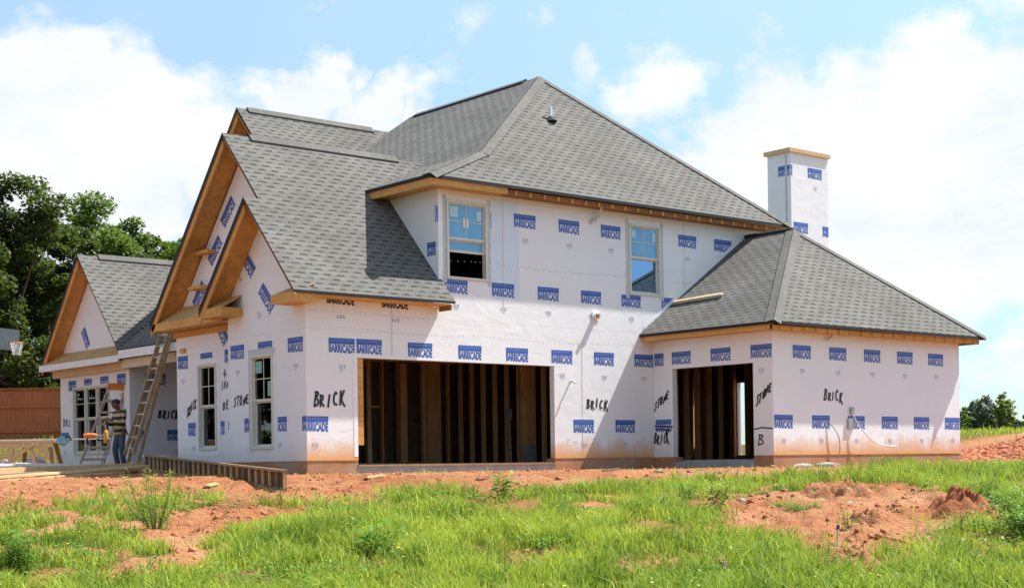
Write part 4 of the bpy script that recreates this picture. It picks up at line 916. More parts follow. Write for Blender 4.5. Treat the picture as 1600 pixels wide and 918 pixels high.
def grass_layer(n, D0, D1, seed, hs, w, r0=-.40, r1=.40, thr=.5, pw=1.0):
    x, y, D, L, r = scatter(n, D0, D1, r0, r1, seed, pw); m = grass_mask(x, y)
    clump = fbm(x * 1.7 + 31, y * 1.7, 3); tall = fbm(x * .5 + 77, y * .5 + 12, 3); yel = fbm(x * .8 + 5, y * .8 + 60, 3)
    k = (r.random(n) < np.maximum(m, .014) * np.clip((clump - .25) * 2.6, .12, 1))
    x, y, D, L, clump, tall, yel, m = [q[k] for q in (x, y, D, L, clump, tall, yel, m)]
    # the lusher tufts of the photograph: centre left, centre right, along the wing
    lush = np.zeros_like(x)
    for bD, bL, rr, am in ((17.6, -1.9, 1.9, 1.0), (18.8, -1.1, 1.7, .9), (16.2, -.7, 1.5, .8), (17.3, 1.2, 2.0, .6), (17., -5.2, 1.2, .8), (26.5, 5.6, 2.2, .8), (23.5, 1.8, 1.8, .5), (14.8, 1.4, 1.4, .3), (16.0, -5.4, .8, .9), (23.2, 5.4, 1.0, .9), (16.2, 5.0, 1.2, .5), (25.5, 9.0, 2.5, .6)):
        lush = np.maximum(lush, am * np.exp(-((D - bD) ** 2 + (L - bL) ** 2) / rr ** 2))
    n = len(x); h = hs * (.35 + .65 * r.random(n)) * (.55 + 1.1 * np.clip((tall - .3) * 2, 0, 1) + 1.0 * lush) * (.6 + .4 * m)
    tone = np.clip(.86 - .36 * lush + .12 * ss(17, 14, D) + (yel - .5) * 2.6 + (clump - .5) * .9 + r.normal(0, .17, n), 0, 1); dry = r.random(n) < .06 + .1 * np.clip(yel - .55, 0, 1); tone[dry] = 1.0
    return blades(x, y, h, w * r.uniform(.6, 1.4, n), tone, seed=seed)
parts = [grass_layer(105000, 11.5, 17.5, 21, .20, .0115), grass_layer(125000, 16.5, 24, 22, .20, .0135), grass_layer(110000, 23, 34, 23, .20, .013, pw=1.2), grass_layer(26000, 38, 62, 24, .25, .03, .18, .42), grass_layer(12000, 41, 52, 25, .22, .03, -.75, -.22), grass_layer(45000, 7, 26, 26, .20, .02, -1.0, -.39), grass_layer(55000, 7, 34, 27, .20, .02, .39, 1.0), grass_layer(25000, 7, 12, 28, .18, .014)]
V = []; F = []; T = []; o = 0
for v, f, t in parts: V.append(v); F.append(f + o); T.append(t); o += len(v)
def tufts(nc, D0, D1, seed, per, hs, w, thr=.55):
    x, y, D, L, r = scatter(nc, D0, D1, -.40, .40, seed); m = grass_mask(x, y); c = fbm(x * .6 + 11, y * .6 + 3, 3); k = (m > .3) & (r.random(nc) < np.clip((c - .38) * 5, .05, 1)); x, y = x[k], y[k]; n = len(x)
    hh = np.repeat(hs * r.uniform(.45, 1.25, n), per); tc = np.repeat(np.clip(r.normal(.50, .30, n), .02, 1), per); q = np.repeat(r.uniform(.05, .14, n), per)
    X = np.repeat(x, per) + r.normal(0, 1, n * per) * q; Y = np.repeat(y, per) + r.normal(0, 1, n * per) * q
    return blades(X, Y, hh * r.uniform(.5, 1.1, n * per), w * r.uniform(.6, 1.4, n * per), np.clip(tc + r.normal(0, .1, n * per), 0, 1), bend=.7, seed=seed)
extra = [tufts(1500, 12, 18, 31, 46, .30, .011), tufts(1500, 17, 25, 32, 40, .30, .013), tufts(500, 24, 33, 33, 34, .30, .016)]
for v, f, t_ in extra: V.append(v); F.append(f + o); T.append(t_); o += len(v)
g = np_mesh('grass', np.concatenate(V), np.concatenate(F), 3, M['grass'], np.concatenate(T)); g['kind'] = 'stuff'

# broad-leaved ground weeds between the grass, and small yellow flowers
def leaf_cloud(C, size, r, flat=.6):
    """one folded rhombic leaf per centre"""
    n = len(C); a = r.uniform(0, 2 * np.pi, n); el = r.uniform(-.5, 1.0, n) * flat; d = np.stack([np.cos(a) * np.cos(el), np.sin(a) * np.cos(el), np.sin(el)], -1)
    side = np.stack([-np.sin(a), np.cos(a), r.uniform(-.5, .5, n)], -1); s = size[:, None] if hasattr(size, '__len__') else size
    V = np.empty((n, 4, 3)); V[:, 0] = C - d * s * .5; V[:, 1] = C + side * s * .28; V[:, 2] = C + d * s * .5; V[:, 3] = C - side * s * .28
    return V.reshape(-1, 3), np.arange(n * 4)
x, y, D, L, r = scatter(9000, 12, 27, -.4, .4, 41); m = grass_mask(x, y); c = fbm(x * 1.3 + 50, y * 1.3 + 8, 3); k = (m > .12) & (c > .52)
x, y, D = x[k], y[k], D[k]; rep = 7; xx = np.repeat(x, rep) + r.normal(0, .05, len(x) * rep); yy = np.repeat(y, rep) + r.normal(0, .05, len(x) * rep)
C = np.stack([xx, yy, height(xx, yy) + r.uniform(.02, .16, len(xx))], -1); v, f = leaf_cloud(C, r.uniform(.03, .075, len(C)), r)
gw = np_mesh('ground_weeds', v, f, 4, M['weed'], np.repeat(np.clip(r.normal(.55, .25, len(C)), 0, 1), 4)); gw['kind'] = 'stuff'
x, y, D, L, r = scatter(1500, 12.5, 20, -.4, .4, 43); c = fbm(x * .7 + 80, y * .7 + 18, 2); k = (grass_mask(x, y) > .5) & (c > .52); x, y = x[k][:420], y[k][:420]
rep = 4; C = np.stack([np.repeat(x, rep) + r.normal(0, .007, len(x) * rep), np.repeat(y, rep) + r.normal(0, .007, len(x) * rep), np.repeat(height(x, y) + r.uniform(.10, .24, len(x)), rep)], -1)
v, f = leaf_cloud(C, np.full(len(C), .026), r); fl = np_mesh('wildflowers', v, f, 4, M['flower']); fl['kind'] = 'stuff'

def weed(D, L, h, spread, label, cat, nst, leaf, mat='weed', feather=False, seed=0, group='weeds standing up from the grass', lean=.35, dens=1.0, tone=.5):
    r = np.random.default_rng(500 + seed); p = DL(D, L); p.z = gz(p.x, p.y) - .02
    t = thing('weed_plant', label, cat, p, group); m = MB(); Cs = []; Sz = []
    for s in range(nst):
        a = r.uniform(0, 2 * np.pi); sp = spread * r.uniform(.15, 1.0); hh = h * r.uniform(.6, 1.0); b0 = np.array([p.x, p.y, p.z]) + np.array([math.cos(a), math.sin(a), 0]) * spread * .12
        tip = b0 + np.array([math.cos(a) * sp * lean * 1.4, math.sin(a) * sp * lean * 1.4, hh]); midp = (b0 + tip) / 2 + np.array([math.cos(a), math.sin(a), 0]) * sp * .15
        m.tube([b0, midp, tip], [.006, .004, .002], 5)
        nl = int(dens * hh / leaf * (9 if feather else 5))
        for k in range(nl):
            q = r.uniform(.12, 1.0); c = (b0 * (1 - q) ** 2 + 2 * midp * q * (1 - q) + tip * q * q); rr = leaf * (1.4 + 1.6 * (1 - q)) * r.uniform(.2, 1.0); b = r.uniform(0, 2 * np.pi)
            c = c + np.array([math.cos(b) * rr, math.sin(b) * rr, r.uniform(-.2, .4) * rr])
            if feather:
                for j in range(5): Cs.append(c + r.normal(0, leaf * .45, 3)); Sz.append(leaf * r.uniform(.35, .7))
            else: Cs.append(c); Sz.append(leaf * r.uniform(.7, 1.3))
    m.build('stem', M['stem'], t); Cs = np.array(Cs); zc = (Cs[:, 2] - p.z) / h
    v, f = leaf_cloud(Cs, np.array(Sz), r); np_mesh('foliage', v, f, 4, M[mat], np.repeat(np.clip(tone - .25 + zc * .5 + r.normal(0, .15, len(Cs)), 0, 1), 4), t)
    return t
weed(18.9, -4.5, .82, .42, 'tall thin yellow green weed standing alone left in front of the house', 'weed', 20, .042, 'weed_y', seed=1, dens=.75, lean=.75, tone=.4)
weed(21.9, -.13, .47, .28, 'broad leaved dark green weed in front of the garage opening', 'weed', 9, .10, 'weed', seed=2, tone=.4)
weed(20.2, 2.76, .42, .30, 'bushy yellow green weed at the left edge of the bare clay patch', 'weed', 10, .07, 'weed_y', seed=3, tone=.3)
weed(16.0, -1.45, .52, .42, 'feathery fern-like weed in the thick grass at bottom centre', 'weed', 14, .085, 'weed', False, seed=4, tone=.5, dens=1.0, lean=.6)
weed(17.3, 6.0, .60, .62, 'dense feathery green bush at the right edge of the clay patch', 'bush', 26, .085, 'weed', True, seed=5, lean=.7, tone=.55)
weed(16.3, 5.75, .5, .5, 'lower feathery green bush nearest the viewer at the right edge', 'bush', 16, .085, 'weed', True, seed=6, lean=.6, tone=.6)
weed(20.6, 6.6, .38, .3, 'small reddish green weed behind the clay mound on the right', 'weed', 8, .06, 'weed', seed=7, tone=.25)
weed(15.4, -5.05, .42, .35, 'low leafy weed in the grass at bottom left', 'weed', 9, .07, 'weed', True, seed=8, tone=.45)
weed(14.9, -3.6, .30, .2, 'small dark weed beside the red bare patch at bottom left', 'weed', 6, .06, 'weed', seed=9, tone=.2)
weed(17.9, 4.0, .34, .15, 'thin upright weed growing inside the bare clay patch', 'weed', 4, .05, 'weed_y', seed=10, tone=.4)
weed(19.9, 3.85, .2, .38, 'low green tuft growing on the bare clay patch', 'weed', 12, .06, 'weed', True, seed=11, tone=.45, lean=.9)

# clay mounds, stones, stakes ------------------------------------------------------
def mound(D, L, rx, ry, h, label, seed):
    p = DL(D, L); bz = gz(p.x, p.y); n = 48; k = 18; V = []; F = []
    for i in range(k + 1):
        q = i / k
        for j in range(n):
            a = 2 * math.pi * j / n; ca = math.cos(a); sa = math.sin(a); wob = 1 + .35 * (vnoise(np.array([ca * 1.6 + seed]), np.array([sa * 1.6 + q * 1.5]))[0] - .5)
            dx = Rv * (ca * rx * q * wob) + Fv * (sa * ry * q * wob); X = p.x + dx[0]; Y = p.y + dx[1]
            hz = h * (1 - q ** 2.3) * (1 + 1.3 * (fbm(np.array([X * 5.]), np.array([Y * 5.]), 3)[0] - .5)) + .11 * (1 - q ** 2) * (fbm(np.array([X * 19.]), np.array([Y * 19.]), 2)[0] - .5) * 2; V.append((X, Y, gz(X, Y) - .03 + hz))
    for i in range(k):
        for j in range(n): F += [i * n + j, (i + 1) * n + j, (i + 1) * n + (j + 1) % n, i * n + (j + 1) % n]
    o = np_mesh('clay_mound', np.array(V), np.array(F), 4, M['soil'], smooth=False); tag(o, label, 'dirt mound', 'mounds of dug clay in the grass')
mound(19.5, 5.85, .58, .5, .27, 'tallest mound of red clay at the right side of the bare patch', 1)
mound(21.8, 4.75, .6, .4, .24, 'low mound of red clay at the back of the bare patch', 2)
mound(18.6, 4.45, .32, .3, .14, 'small lump of red clay in the middle of the bare patch', 3)
mound(15.0, 3.35, .35, .35, .10, 'flat heap of red clay at the bottom right of the grass', 4)
mound(15.6, -3.75, .38, .3, .10, 'small red clay heap in the grass at bottom left', 5)
def stone(D, L, sx, sy, sz, label, seed, group='stones lying around the site', up=0, mat='stone'):
    r = random.Random(seed); p = DL(D, L); p.z = gz(p.x, p.y) + up
    bm = bmesh.new(); bmesh.ops.create_icosphere(bm, subdivisions=2, radius=1)
    for v in bm.verts:
        k = 1 + .35 * (vnoise(np.array([v.co.x * 1.7 + seed]), np.array([v.co.y * 1.7 + v.co.z * 2.3 + seed]))[0] - .5)
        v.co = Vector((v.co.x * sx * k, v.co.y * sy * k, v.co.z * sz * k + sz * .3))
    me = bpy.data.meshes.new('stone'); bm.to_mesh(me); bm.free(); me.materials.append(M[mat]); o = link('stone', me); o.location = p; o.rotation_euler = (0, 0, -YAW + r.uniform(-.3, .3)); tag(o, label, 'stone', group)
stone(23.2, 6.5, .26, .16, .07, 'largest pale flat stone in the grass behind the clay mound', 1)
stone(31.2, 6.05, .24, .12, .07, 'flat grey stone on the clay below the wing corner', 2)
stone(32.2, 6.75, .26, .12, .08, 'flat pale stone against the foundation of the wing', 3)
stone(21.0, 4.72, .07, .05, .05, 'small pale stone in front of the low clay mound', 4)
stone(19.6, 5.35, .05, .05, .04, 'tiny pale stone at the foot of the tall clay mound', 5)
stone(20.9, 3.2, .07, .05, .05, 'small cream stone right of the bushy yellow green weed', 6)
stone(14.9, -1.55, .05, .04, .04, 'small white stone below the feathery weed', 7)
stone(15.8, -3.5, .05, .04, .03, 'pale chip of stone on the red bare patch at bottom left', 8)
x, y, D, L, r = scatter(26000, 13, 31, -.4, .4, 51); m = grass_mask(x, y); q = fbm(x * 1.1 + 2, y * 1.1 + 44, 3); k = (m < .35) & (r.random(len(x)) < np.clip((q - .42) * 4, .02, 1))
x2, y2, D2, L2, r2 = scatter(15000, 33, 42, .27, .40, 52); x = np.concatenate([x[k], x2]); y = np.concatenate([y[k], y2]); n = len(x)
s = np.concatenate([np.random.default_rng(3).gamma(1.5, .0075, k.sum()).clip(0, .045), np.random.default_rng(4).gamma(1.5, .014, len(x2)).clip(0, .08)])
cube = np.array([[-1, -1, -.6], [1, -1, -.7], [1, 1, -.6], [-1, 1, -.7], [-.7, -.8, .6], [.8, -.6, .5], [.6, .8, .7], [-.8, .6, .5]]); rr = np.random.default_rng(6); a = rr.uniform(0, 6.28, n)
J = cube[None] * (1 + rr.uniform(-.35, .35, (n, 8, 3))); X = J[..., 0] * np.cos(a)[:, None] - J[..., 1] * np.sin(a)[:, None]; Y = J[..., 0] * np.sin(a)[:, None] + J[..., 1] * np.cos(a)[:, None]
V = np.stack([x[:, None] + X * s[:, None], y[:, None] + Y * s[:, None], (height(x, y) + s * .3)[:, None] + J[..., 2] * s[:, None]], -1).reshape(-1, 3)
F = (np.arange(n)[:, None] * 8 + np.array([3, 2, 1, 0, 4, 5, 6, 7, 0, 1, 5, 4, 1, 2, 6, 5, 2, 3, 7, 6, 3, 0, 4, 7])[None]).ravel()
cl = np_mesh('clay_rubble', V, F, 4, M['clod']); cl['kind'] = 'stuff'
p = DL(15.2, 3.28); z = gz(p.x, p.y)
t = thing('survey_stake', 'thin white survey stake with dark top standing in the bare clay patch', 'stake', (p.x, p.y, z)); mb = MB(); mb.beam((p.x, p.y, z - .05), (p.x + .02, p.y, z + .24), .022, .012, (1, 0, 0)); mb.build('shaft', M['palewood'], t)
mb = MB(); mb.beam((p.x + .0195, p.y, z + .235), (p.x + .022, p.y, z + .275), .028, .018, (1, 0, 0)); mb.build('dark_tip', simple('dark_blue_paint', (.03, .05, .12), .5), t)
p = DL(14.1, 1.98); z = gz(p.x, p.y); mb = MB(); mb.beam((p.x, p.y, z - .05), (p.x, p.y, z + .17), .055, .055, (1, 0, 0)); tag(mb.build('stake', M['weathered'], None), 'stubby grey wooden stake in the grass at the bottom edge', 'stake')

# ================================================================== TREES
def tree(name, label, D, L, top, rad_, zlow, leafmat_, n, leaf, seed, group=None, bez=None, tone=.45, clumps=70, trunk_r=.3, vis=None):
    r = np.random.default_rng(seed); p = DL(D, L); p.z = gz(p.x, p.y); t = thing(name, label, 'tree', p, group)
    H = top; cz = (zlow + H) / 2; rz = (H - zlow) / 2
    # clump centres: mostly in the outer shell of an uneven crown, larger below, broken outline above
    u = r.normal(0, 1, (clumps, 3)); u /= np.linalg.norm(u, axis=1)[:, None]; q = r.uniform(.35, 1.0, clumps) ** .5
    lob = 1 + .28 * np.sin(u[:, 0] * 4 + seed) * np.cos(u[:, 1] * 3 + seed * 2) + r.normal(0, .08, clumps)
    C = np.stack([p.x + u[:, 0] * rad_ * q * lob, p.y + u[:, 1] * rad_ * q * lob, p.z + cz + u[:, 2] * rz * q * np.minimum(lob, 1.15)], -1)
    # limbs to some of the clumps
    m = MB(); base = np.array([p.x, p.y, p.z]); fork = base + np.array([r.normal(0, .2), r.normal(0, .2), max(zlow * .9, H * .22)])
    m.tube([base + [0, 0, -.2], base + (fork - base) * .5 + [r.normal(0, .06), 0, 0], fork, fork + [0, 0, (H - fork[2] + p.z) * .45]], [trunk_r * 1.25, trunk_r, trunk_r * .8, trunk_r * .25], 10)
    for c in C[::3]:
        mid = fork * .45 + c * .55 + np.array([0, 0, -.12 * (c[2] - fork[2])]); m.tube([fork + [0, 0, r.uniform(-.2, .25) * rz], mid, c], [trunk_r * .35, trunk_r * .18, .02], 6)
    m.build('trunk', M['bark'], t)
    cs = r.uniform(.55, 1.25, clumps) * rad_ * .25; w = cs ** 2; idx = r.choice(clumps, n, p=w / w.sum())
    d = r.normal(0, 1, (n, 3)); d /= np.linalg.norm(d, axis=1)[:, None]; d *= (r.random(n) ** .45)[:, None] * np.array([1.0, 1.0, .62])
    P = C[idx] + d * cs[idx][:, None]
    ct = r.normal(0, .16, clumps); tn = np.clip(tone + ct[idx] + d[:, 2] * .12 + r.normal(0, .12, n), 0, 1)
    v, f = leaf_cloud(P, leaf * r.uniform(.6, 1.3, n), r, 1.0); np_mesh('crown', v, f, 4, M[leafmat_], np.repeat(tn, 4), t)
    return t
TG = 'trees behind the wooden fence'
# (bearing L/D from the photograph)
tree('oak_tree', 'tallest dark oak tree at the left edge behind the fence', 56, -19.6, 9.9, 3.4, 1.6, 'leaf_dark', 42000, .21, 101, TG, clumps=85)
tree('oak_tree', 'dark oak tree beside the tall one, behind the basketball hoop', 60, -18.3, 9.2, 2.8, 1.0, 'leaf_dark', 34000, .21, 102, TG, tone=.3, clumps=60)
tree('oak_tree', 'dark slender oak tree rising behind the peak of the left gable', 62, -17.5, 9.1, 2.5, 1.4, 'leaf_dark', 26000, .21, 103, TG, tone=.25, clumps=50)
tree('maple_tree', 'broad bright green tree behind the ridge of the left roof', 68, -17.9, 10.9, 3.9, 1.4, 'leaf_bright', 40000, .23, 104, TG, tone=.45, clumps=75)
tree('maple_tree', 'bright green tree touching the large gable on its left side', 72, -16.6, 9.9, 3.2, 1.4, 'leaf_bright', 30000, .23, 105, TG, tone=.5, clumps=55)
tree('oak_tree', 'dark tree low behind the fence at the far left', 54, -21.2, 7.4, 3.2, 1.2, 'leaf_dark', 17000, .2, 106, TG, tone=.35, clumps=60)
tree('oak_tree', 'dark undergrowth tree just above the fence beside the house wall', 64, -19.3, 6.6, 3.6, 1.4, 'leaf_dark', 16000, .22, 107, TG, tone=.2, clumps=60)
for i, (D_, L_, H_, lab) in enumerate(((47, -31, 8.5, 'dark oak outside the left edge, mirrored in the side windows'), (45, -38, 9.5, 'tall dark oak outside the left edge, mirrored in the far side window'), (47, -27.5, 6.5, 'low dark tree outside the left edge near the fence end'), (40, -44, 10, 'farthest dark oak outside the left edge behind the fence'), (44, -50, 9, 'rounded dark oak outside the left edge between two taller ones'), (30, -44, 9, 'dark oak well outside the left edge, nearest to the street'))):
    tree('oak_tree', lab, D_, L_, H_, 5.0, .4, 'leaf_dark', 9000, .5, 120 + i, TG, tone=.4, clumps=60)
tree('sapling', 'slender light green sapling standing in the meadow on the right', 70, 23.0, 2.0, .46, .12, 'weed_y', 5200, .10, 111, None, tone=.35, clumps=150, trunk_r=.025)
tree('shrub', 'light green shrub peeking out behind the right corner of the house', 62, 18.55, 1.15, .42, .1, 'weed', 2600, .085, 112, None, tone=.7, clumps=20, trunk_r=.04)
# far wood on the right, one mass
M['far'] = leafmat('far_leaves', (.016, .034, .03), (.05, .085, .045), .1)
r = np.random.default_rng(77); n = 60000; Lq = r.uniform(.18, .62, n); Dq = r.uniform(290, 330, n); top = 2.6 + 8.0 * fbm(Lq * 60 + 3, Lq * 0 + 2, 4) - 26 * np.clip(.300 - Lq, 0, 1)
hq = r.random(n) ** .8; X = CAMP[0] + Fv[0] * Dq + Rv[0] * Lq * Dq; Y = CAMP[1] + Fv[1] * Dq + Rv[1] * Lq * Dq; Zg = height(X, Y, False)
P = np.stack([X, Y, Zg + hq * np.maximum(top, 1.2)], -1); v, f = leaf_cloud(P, r.uniform(.7, 1.5, n), r, 1.0)
fw = np_mesh('far_woodland', v, f, 4, M['far'], np.repeat(np.clip(.25 + .6 * fbm(Lq * 160, hq * 4, 3) + r.normal(0, .1, n) - .1, 0, 1), 4)); fw['kind'] = 'stuff'
# distant house at the right edge
p = DL(95, 33.0); bz = gz(p.x, p.y)
t = thing('distant_house', 'distant house with grey roof at the right edge beyond the meadow', 'house', (p.x, p.y, bz)); m = MB(); q = [DL(95, 33.3), DL(95, 40), DL(103, 42), DL(103, 36.0)]
m.prism([Vector((a.x, a.y, bz + 1.5)) for a in q], (0, 0, -1.6)); m.build('wall', M['stone'], t)
m = MB(); a, b, c, d = [Vector((k.x, k.y, bz + 1.5)) for k in (DL(94.6, 32.2), DL(94.6, 40.6), DL(103.4, 42.6), DL(103.4, 35.2))]; e = DL(99, 36.4); e.z = bz + 3.1; f_ = DL(99, 39); f_.z = bz + 3.1
for fc in ((a, b, f_, e), (b, c, f_), (c, d, e, f_), (d, a, e)): m.poly(fc)
m.poly([d, c, b, a]); m.build('roof', simple('grey_far_roof', (.16, .155, .15), .9), t)
# ================================================================== FENCE, HOOP
t = thing('wooden_fence', 'red brown wooden board fence along the back of the yard', 'fence', DL(49, -19, 1.2))
FZ = 3.02
def fpt(L, dz, dd=0): q = DL(49 + dd, L); q.z = dz; return q
m = MB(); L = -46.0
while L < -9:
    zt = FZ + random.uniform(-.015, .015); a, b = fpt(L, .9), fpt(L + .135, .9); c, d = fpt(L + .135, .9, .02), fpt(L, .9, .02); h = Vector((0, 0, zt - .9)); m.hexa([a, b, c, d, a + h, b + h, c + h, d + h]); L += .14
m.build('boards', M['fence'], t)
for z in (FZ - .55, FZ - 1.35):
    m = MB(); m.beam(fpt(-46, z, -.03), fpt(-9, z, -.03), .04, .09); m.build('rail', M['fence'], t)
m = MB(); m.beam(fpt(-46, FZ + .03, -.0), fpt(-9, FZ + .03, 0), .14, .04); m.build('cap_rail', M['fence'], t)
for k in range(8):
    L = -29.2 + k * 2.44
    m = MB(); a = fpt(L, .8, -.08); b = fpt(L, FZ - .42, -.08); m.beam(a, b, .10, .10, tuple(Fv)); m.build('post', M['fence'], t)
t = thing('basketball_hoop', 'basketball hoop with smoky backboard standing behind the fence', 'basketball hoop', DL(53, -17.5, 1.5))
bc = DL(53, -17.74, 5.02); bx_ = Vector(Rv) * .42 + Vector(Fv) * .907; bn_ = Vector(Rv) * .907 - Vector(Fv) * .42; bu_ = Vector((0, 0, 1))
m = MB(); m.tube([bc - bn_ * 1.1 - bu_ * 3.6, bc - bn_ * 1.1 - bu_ * .6, bc - bn_ * .05], .06, 8); m.build('pole', M['rubber'], t)
m = MB(); m.beam(bc - bx_ * .55, bc + bx_ * .55, .04, .75); m.build('backboard', M['backboard'], t)
m = MB(); rc = bc + bn_ * .40 - bu_ * .14; ring = [rc + Vector((math.cos(a) * .225, math.sin(a) * .225, 0)) for a in np.linspace(0, 2 * math.pi, 17)]; m.tube(ring, .014, 6); m.build('rim', M['orange'], t)
m = MB()
for a in np.linspace(0, 2 * math.pi, 13)[:-1]:
    for s in (1, -1): m.tube([rc + Vector((math.cos(a) * .22, math.sin(a) * .22, 0)), rc + Vector((math.cos(a + s * .5) * .17, math.sin(a + s * .5) * .17, -.22)), rc + Vector((math.cos(a + s * .9) * .13, math.sin(a + s * .9) * .13, -.42))], .010, 4)
m.build('net', M['net'], t)
# ================================================================== LADDERS
def lerp(a, b, t): return a + (b - a) * t
bz = gz(.30, 8.2)
def ladder_section(t, B, T, wdir, w, n, rail, rung, mr, mg, phase=.5):
    B = Vector(B); T = Vector(T); wd = Vector(wdir) * w / 2; dirn = (T - B).normalized(); nrm_ = dirn.cross(Vector(wdir)).normalized()
    for s in (-1, 1):
        m = MB(); m.beam(B + wd * s, T + wd * s, .032, .085, nrm_); m.build('rail', mr, t)
    for i in range(n):
        q = lerp(B, T, (i + phase) / n); m = MB(); m.tube([q - wd * .96, q + wd * .96], rung, 6); m.build('rung', mg, t)
    return nrm_
t = thing('extension_ladder', 'tall tan extension ladder leaning against the porch beam', 'ladder', (.32, 8.16, bz))
LB = Vector((.30, 8.18, bz + .03)); LT = Vector((1.43, 8.42, 3.80)); wy_ = (-.15, .99, 0)
ladder_section(t, LB, LT, wy_, .42, 12, .04, .02, M['tanladder'], M['alu'])
ladder_section(t, LB + Vector((-.055, 0, .35)), LT + Vector((-.05, -.0, -.05)), wy_, .35, 11, .04, .02, M['tanladder'], M['alu'])
for s in (-1, 1):
    q = LB + Vector(wy_) * .21 * s; m = MB(); m.box(q.x - .07, q.y - .035, q.z - .04, q.x + .07, q.y + .035, q.z + .02); m.build('foot', M['rubber'], t)
def at(u, v, ax, val):
    d = Fv + R2 * ((u - 800) / FPX) - U2 * ((v - SY) / FPX); k = (val - CAMP[ax]) / d[ax]; return Vector(CAMP + d * k)
T_ = DL(39.6, (184.5 - 800) / FPX * 39.6, 2.52); B_ = DL(39.4, (141 - 800) / FPX * 39.4); B_.z = gz(B_.x, B_.y) + .03
t = thing('step_ladder', 'folded step ladder with orange top leaning beside the large window', 'ladder', B_)
wx_ = Vector((.93, -.36, 0))
for s in (-1, 1):
    m = MB(); m.beam(B_ + wx_ * .31 * s, T_ + wx_ * .22 * s, .028, .06, (0, -1, .3)); m.build('rail', M['pinkred'], t)
    m = MB(); m.beam(B_ + wx_ * .27 * s + Vector((.03, .12, 0)), T_ + wx_ * .18 * s + Vector((.01, .05, -.1)), .02, .04, (0, -1, .3)); m.build('rear_rail', M['pinkred'], t)
for i in range(6):
    k = (i + .8) / 6.9; q = lerp(B_, T_, k); w = lerp(.30, .22, k); m = MB(); m.beam(q - wx_ * w, q + wx_ * w, .09, .045, (0, -.3, .95)); m.build('step', M['tanstep'], t)
m = MB(); m.beam(T_ - wx_ * .23 + Vector((0, 0, .03)), T_ + wx_ * .23 + Vector((0, 0, .03)), .12, .16, (0, -.3, .95)); m.build('top_cap', M['orange'], t)
# ================================================================== WORK TABLE
TD = 35.0
def wp(L, z, dd=0.): q = DL(TD + dd, L); q.z = z; return q
gt = gz(*DL(TD, -11.5)[:2]); TZ = 1.03
t = thing('work_table', 'rough wooden work table on splayed timber legs at the left edge', 'table', wp(-11.6, gt))
m = MB(); m.beam(wp(-13.6, TZ, .0), wp(-10.55, TZ, .0), .30, .045); m.beam(wp(-13.6, TZ, .33), wp(-10.6, TZ, .33), .30, .045); m.build('tabletop', M['lumber'], t)
m = MB(); m.beam(wp(-13.5, TZ - .08, -.14), wp(-10.65, TZ - .08, -.14), .04, .10); m.build('apron', M['lumber'], t)
for (l0, l1, dd) in ((-11.60, -11.68, -.2), (-11.20, -11.02, -.2), (-11.45, -11.5, .45), (-10.75, -10.62, -.15), (-10.72, -10.6, .45)):
    m = MB(); m.beam(wp(l0, TZ - .03, dd * .6), wp(l1, gt - .03, dd), .09, .045, tuple(Fv)); m.build('leg', M['lumber'] if dd < 0 and l0 < -11 else M['weathered'], t)
for (a, b) in (((-11.60, .62), (-11.10, .98)), ((-10.72, .62), (-11.05, .98))):
    m = MB(); m.beam(wp(a[0], a[1], -.18), wp(b[0], b[1], -.18), .08, .03, tuple(Fv)); m.build('brace', M['lumber'], t)
tag((lambda m: (m.beam(wp(-13.4, TZ + .042, -.05), wp(-9.30, TZ + .055, -.10), .14, .03), m.build('board', M['white'], None))[1])(MB()), 'long thin white board laid across the work table towards the step ladder', 'board', None)
# circular saw and two orange tools on the board
q = wp(-10.42, TZ + .03, -.18)
t = thing('circular_saw', 'blue and grey circular saw at the right end of the work table', 'saw', q); m = MB()
m.tube([q + Vector((.0, 0, -.02)) - Vector(Fv) * .03, q + Vector((0, 0, -.02)) + Vector(Fv) * .03], .115, 18); m.build('blade_guard', simple('tool_blue', (.12, .35, .45), .35), t)
m = MB(); m.tube([q + Vector(Rv) * .06 + Vector((0, 0, .06)), q + Vector(Rv) * .17 + Vector((0, 0, .09)), q + Vector(Rv) * .2 + Vector((0, 0, -.01))], .028, 8); m.build('handle', M['rubber'], t)
m = MB(); m.beam(q - Vector(Rv) * .16 + Vector((0, 0, -.06)), q + Vector(Rv) * .16 + Vector((0, 0, -.06)), .16, .012); m.build('base_plate', M['alu'], t)
def tool(L, z, label, mat, vert):
    q = wp(L, z, -.15); t = thing('power_tool', label, 'power tool', q); R_ = Vector(Rv); F_ = Vector(Fv); Z_ = Vector((0, 0, 1))
    a, b = (R_, Z_) if not vert else (Z_, R_)
    m = MB(); m.tube([q - a * .15, q - a * .05, q + a * .10, q + a * .16], [.045, .06, .055, .03], 10); m.build('motor_body', M[mat], t)
    m = MB(); m.tube([q - a * .05, q - a * .08 - b * .12, q - a * .06 - b * .2], [.03, .026, .035], 8); m.build('handle', M['rubber'], t)
    m = MB(); m.tube([q + a * .16, q + a * .27], .012, 6); m.build('bit', M['grey'], t)
tool(-9.78, TZ + .13, 'orange power tool lying on the white board', 'orange', False); tool(-9.42, TZ + .10, 'yellow power tool standing upright at the end of the white board', 'yellow', True)
